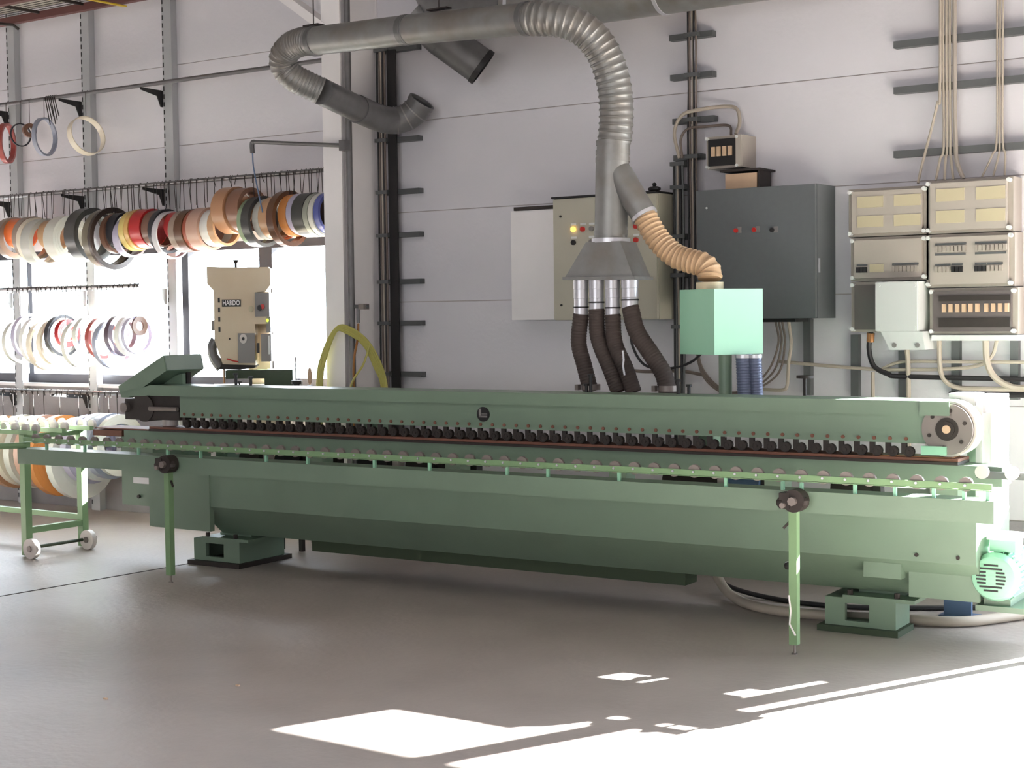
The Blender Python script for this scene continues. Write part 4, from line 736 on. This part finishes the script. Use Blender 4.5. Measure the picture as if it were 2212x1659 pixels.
part('dial', MB().ring((-7.56, 7.588, 1.40), (0, 1, 0), 0.034, 0.013, 0.008, 22), 'caster', hd_); part('dial', MB().cyl((-7.56, 7.59, 1.40), (-7.56, 7.58, 1.40), 0.010, 12), 'black', hd_)
part('gauge', MB().box(-7.395, -7.30, 7.59, 7.78, 1.24, 1.43), 'panel_grey', hd_); part('gauge_glass', MB().box(-7.325, -7.312, 7.585, 7.59, 1.29, 1.42), 'white_plastic', hd_); part('slot_plate', MB().box(-7.435, -7.41, 7.592, 7.6, 1.30, 1.37), 'black', hd_)
part('name_panel', MB().box(-7.755, -7.578, 7.594, 7.60, 1.622, 1.672), 'black', hd_, 'black panel lettered HARDO')
tx = link('lettering', text_mesh('lettering', 'HARDO', 0.046, 'white_paint'), hd_); tx.rotation_euler = (math.pi / 2, 0, 0); tx.location = Vector((-7.667, 7.592, 1.647)) - OFF[hd_.name]
for z in (1.652, 1.585, 1.52, 1.45): part('mark', MB().box(-7.793, -7.775, 7.596, 7.6, z, z + 0.032), 'black', hd_)
part('round_plate', MB().cyl((-7.485, 7.6, 1.605), (-7.485, 7.592, 1.605), 0.022, 18), 'cream_plate', hd_); part('screw', MB().cyl((-7.69, 7.6, 1.40), (-7.69, 7.594, 1.40), 0.007, 8), 'iron', hd_)
part('knob', MB().cyl((-7.625, 7.64, 1.885), (-7.625, 7.64, 1.93), 0.012, 8).cyl((-7.625, 7.64, 1.925), (-7.625, 7.64, 1.945), 0.016, 12, 0.030), 'iron', hd_)
part('side_handle', MB().box(-7.87, -7.833, 7.66, 7.70, 1.46, 1.53), 'panel_grey', hd_)
part('hose_guard', pipe([(-7.835, 7.66, 1.39), (-7.868, 7.66, 1.34), (-7.852, 7.66, 1.27), (-7.79, 7.66, 1.205)], 0.045, 12), 'galvanised_dark', hd_)
part('spindle_block', MB().prism([(-7.80, 1.225), (-7.44, 1.214), (-7.47, 1.195), (-7.60, 1.185), (-7.82, 1.19)], xzy, 7.62, 7.78), 'iron', hd_); part('wiring', MB().tube([(-7.72, 7.596, 1.262), (-7.66, 7.59, 1.248), (-7.61, 7.594, 1.24)], 0.005, 6), 'red', hd_, 'red wire')
part('cutter', MB().cyl((-7.76, 7.66, 1.19), (-7.76, 7.66, 1.09), 0.009, 10), 'copper', hd_)
part('arm', MB().box(-7.73, -7.10, 7.56, 7.72, 1.125, 1.182), 'dark_green', hd_); part('arm_block', MB().box(-7.36, -7.095, 7.53, 7.76, 1.0, 1.184), 'dark_green', hd_)
part('table', MB().box(-7.90, -7.36, 7.50, 7.90, 1.058, 1.075), 'caster', hd_); part('pedestal', MB().box(-7.50, -7.20, 7.74, 7.92, 0.0, 1.057), 'saw_cream', hd_); part('column', MB().box(-7.55, -7.34, 7.80, 7.92, 1.075, 1.9), 'saw_cream', hd_)
part('table_knob', MB().cyl((-7.60, 7.56, 1.075), (-7.60, 7.56, 1.095), 0.008, 8).cyl((-7.60, 7.56, 1.095), (-7.60, 7.56, 1.108), 0.025, 14), 'black', hd_)
hd_.rotation_euler = (0, 0, 0.66); hd_.scale = (0.73, 1, 1); hd_.location.x -= 0.06
bn = thing('bench', 'low dark bench behind the machine below the right window pane', 'bench', (-7.06, 7.55, 0))
part('top', MB().box(-7.30, -6.82, 7.45, 7.80, 0.93, 0.97) if False else MB().box(-7.08, -6.86, 7.42, 7.78, 1.0, 1.03), 'iron', bn)
for x, y in ((-7.06, 7.44), (-6.88, 7.44), (-7.06, 7.76), (-6.88, 7.76)): part('leg', MB().box(x - 0.015, x + 0.015, y - 0.015, y + 0.015, 0, 1.0), 'iron', bn)
def onb(n, mb, m, l, c): return solo(n, mb, m, l, c)
bt_ = thing('spray_bottle', 'small translucent bottle beside the brush behind the machine', 'bottle', (-7.03, 7.6, 1.03)); part('body', MB().cyl((-7.03, 7.6, 1.03), (-7.03, 7.6, 1.115), 0.026, 14), 'clear_bottle' if 'clear_bottle' in M else 'white_plastic', bt_); part('cap', MB().cyl((-7.03, 7.6, 1.115), (-7.03, 7.6, 1.135), 0.01, 8), 'strut', bt_)
br = thing('brush', 'wooden handled brush standing up behind the machine', 'brush', (-6.93, 7.6, 1.03)); part('handle', MB().ball((-6.93, 7.6, 1.15), 0.02, 10, 0.8, 0.8, 3.0), 'wood', br); part('bristles', MB().cyl((-6.93, 7.6, 1.03), (-6.93, 7.6, 1.09), 0.018, 12), 'caster', br)
tp = thing('tool_post', 'black tool holder with a thin rod behind the machine', 'tool', (-6.98, 7.52, 1.03)); part('body', MB().cyl((-6.98, 7.52, 1.03), (-6.98, 7.52, 1.11), 0.022, 12).cyl((-6.98, 7.52, 1.10), (-6.98, 7.52, 1.125), 0.035, 12), 'black', tp); part('rod', MB().cyl((-6.98, 7.52, 1.12), (-6.98, 7.52, 1.28), 0.004, 6), 'iron', tp)

# ------------------------------------------------------------------ hoses and bits on the floor at right
solo('floor_hose', pipe([(-4.1, 7.95, 0.16), (-3.90, 7.59, 0.08), (-3.66, 7.30, 0.032), (-3.38, 7.10, 0.028), (-3.05, 7.10, 0.028), (-2.7, 7.20, 0.028), (-2.42, 7.30, 0.028), (-2.226, 7.62, 0.028), (-2.0, 8.0, 0.028)], 0.026, 12), 'cable_grey', 'fat pale hose curving over the floor round the right foot', 'hose')
solo('floor_cable', pipe([(-3.98, 7.75, 0.10), (-3.80, 7.50, 0.05), (-3.49, 7.44, 0.014), (-3.10, 7.42, 0.014), (-2.72, 7.60, 0.014), (-2.44, 7.80, 0.014), (-2.1, 8.05, 0.014)], 0.013, 10), 'cable_black', 'thin black cable on the floor behind the fat hose', 'cable')
bl = thing('blue_bracket', 'small blue steel bracket on the floor behind the right foot', 'bracket', tuple(mw(-2.2, 7.62, 0))); part('plate', MB().box(mw(-2.24, 7.6).x, mw(-2.1, 7.6).x, 7.52, 7.54, 0.0, 0.15), 'blue_paint', bl); part('base', MB().box(mw(-2.26, 7.6).x, mw(-2.08, 7.6).x, 7.50, 7.62, 0, 0.008), 'blue_paint', bl)
for i, (x, y) in enumerate(((-4.9, 4.1), (-6.2, 4.3), (-4.6, 4.55))):
    solo('wood_chip', MB().box(x, x + 0.018, y, y + 0.01, 0.0, 0.006), 'wood', 'tiny pale wood chip on the bare floor, %s of three' % ('nearest', 'leftmost', 'farthest')[i], 'chip', 'wood chips on the floor')
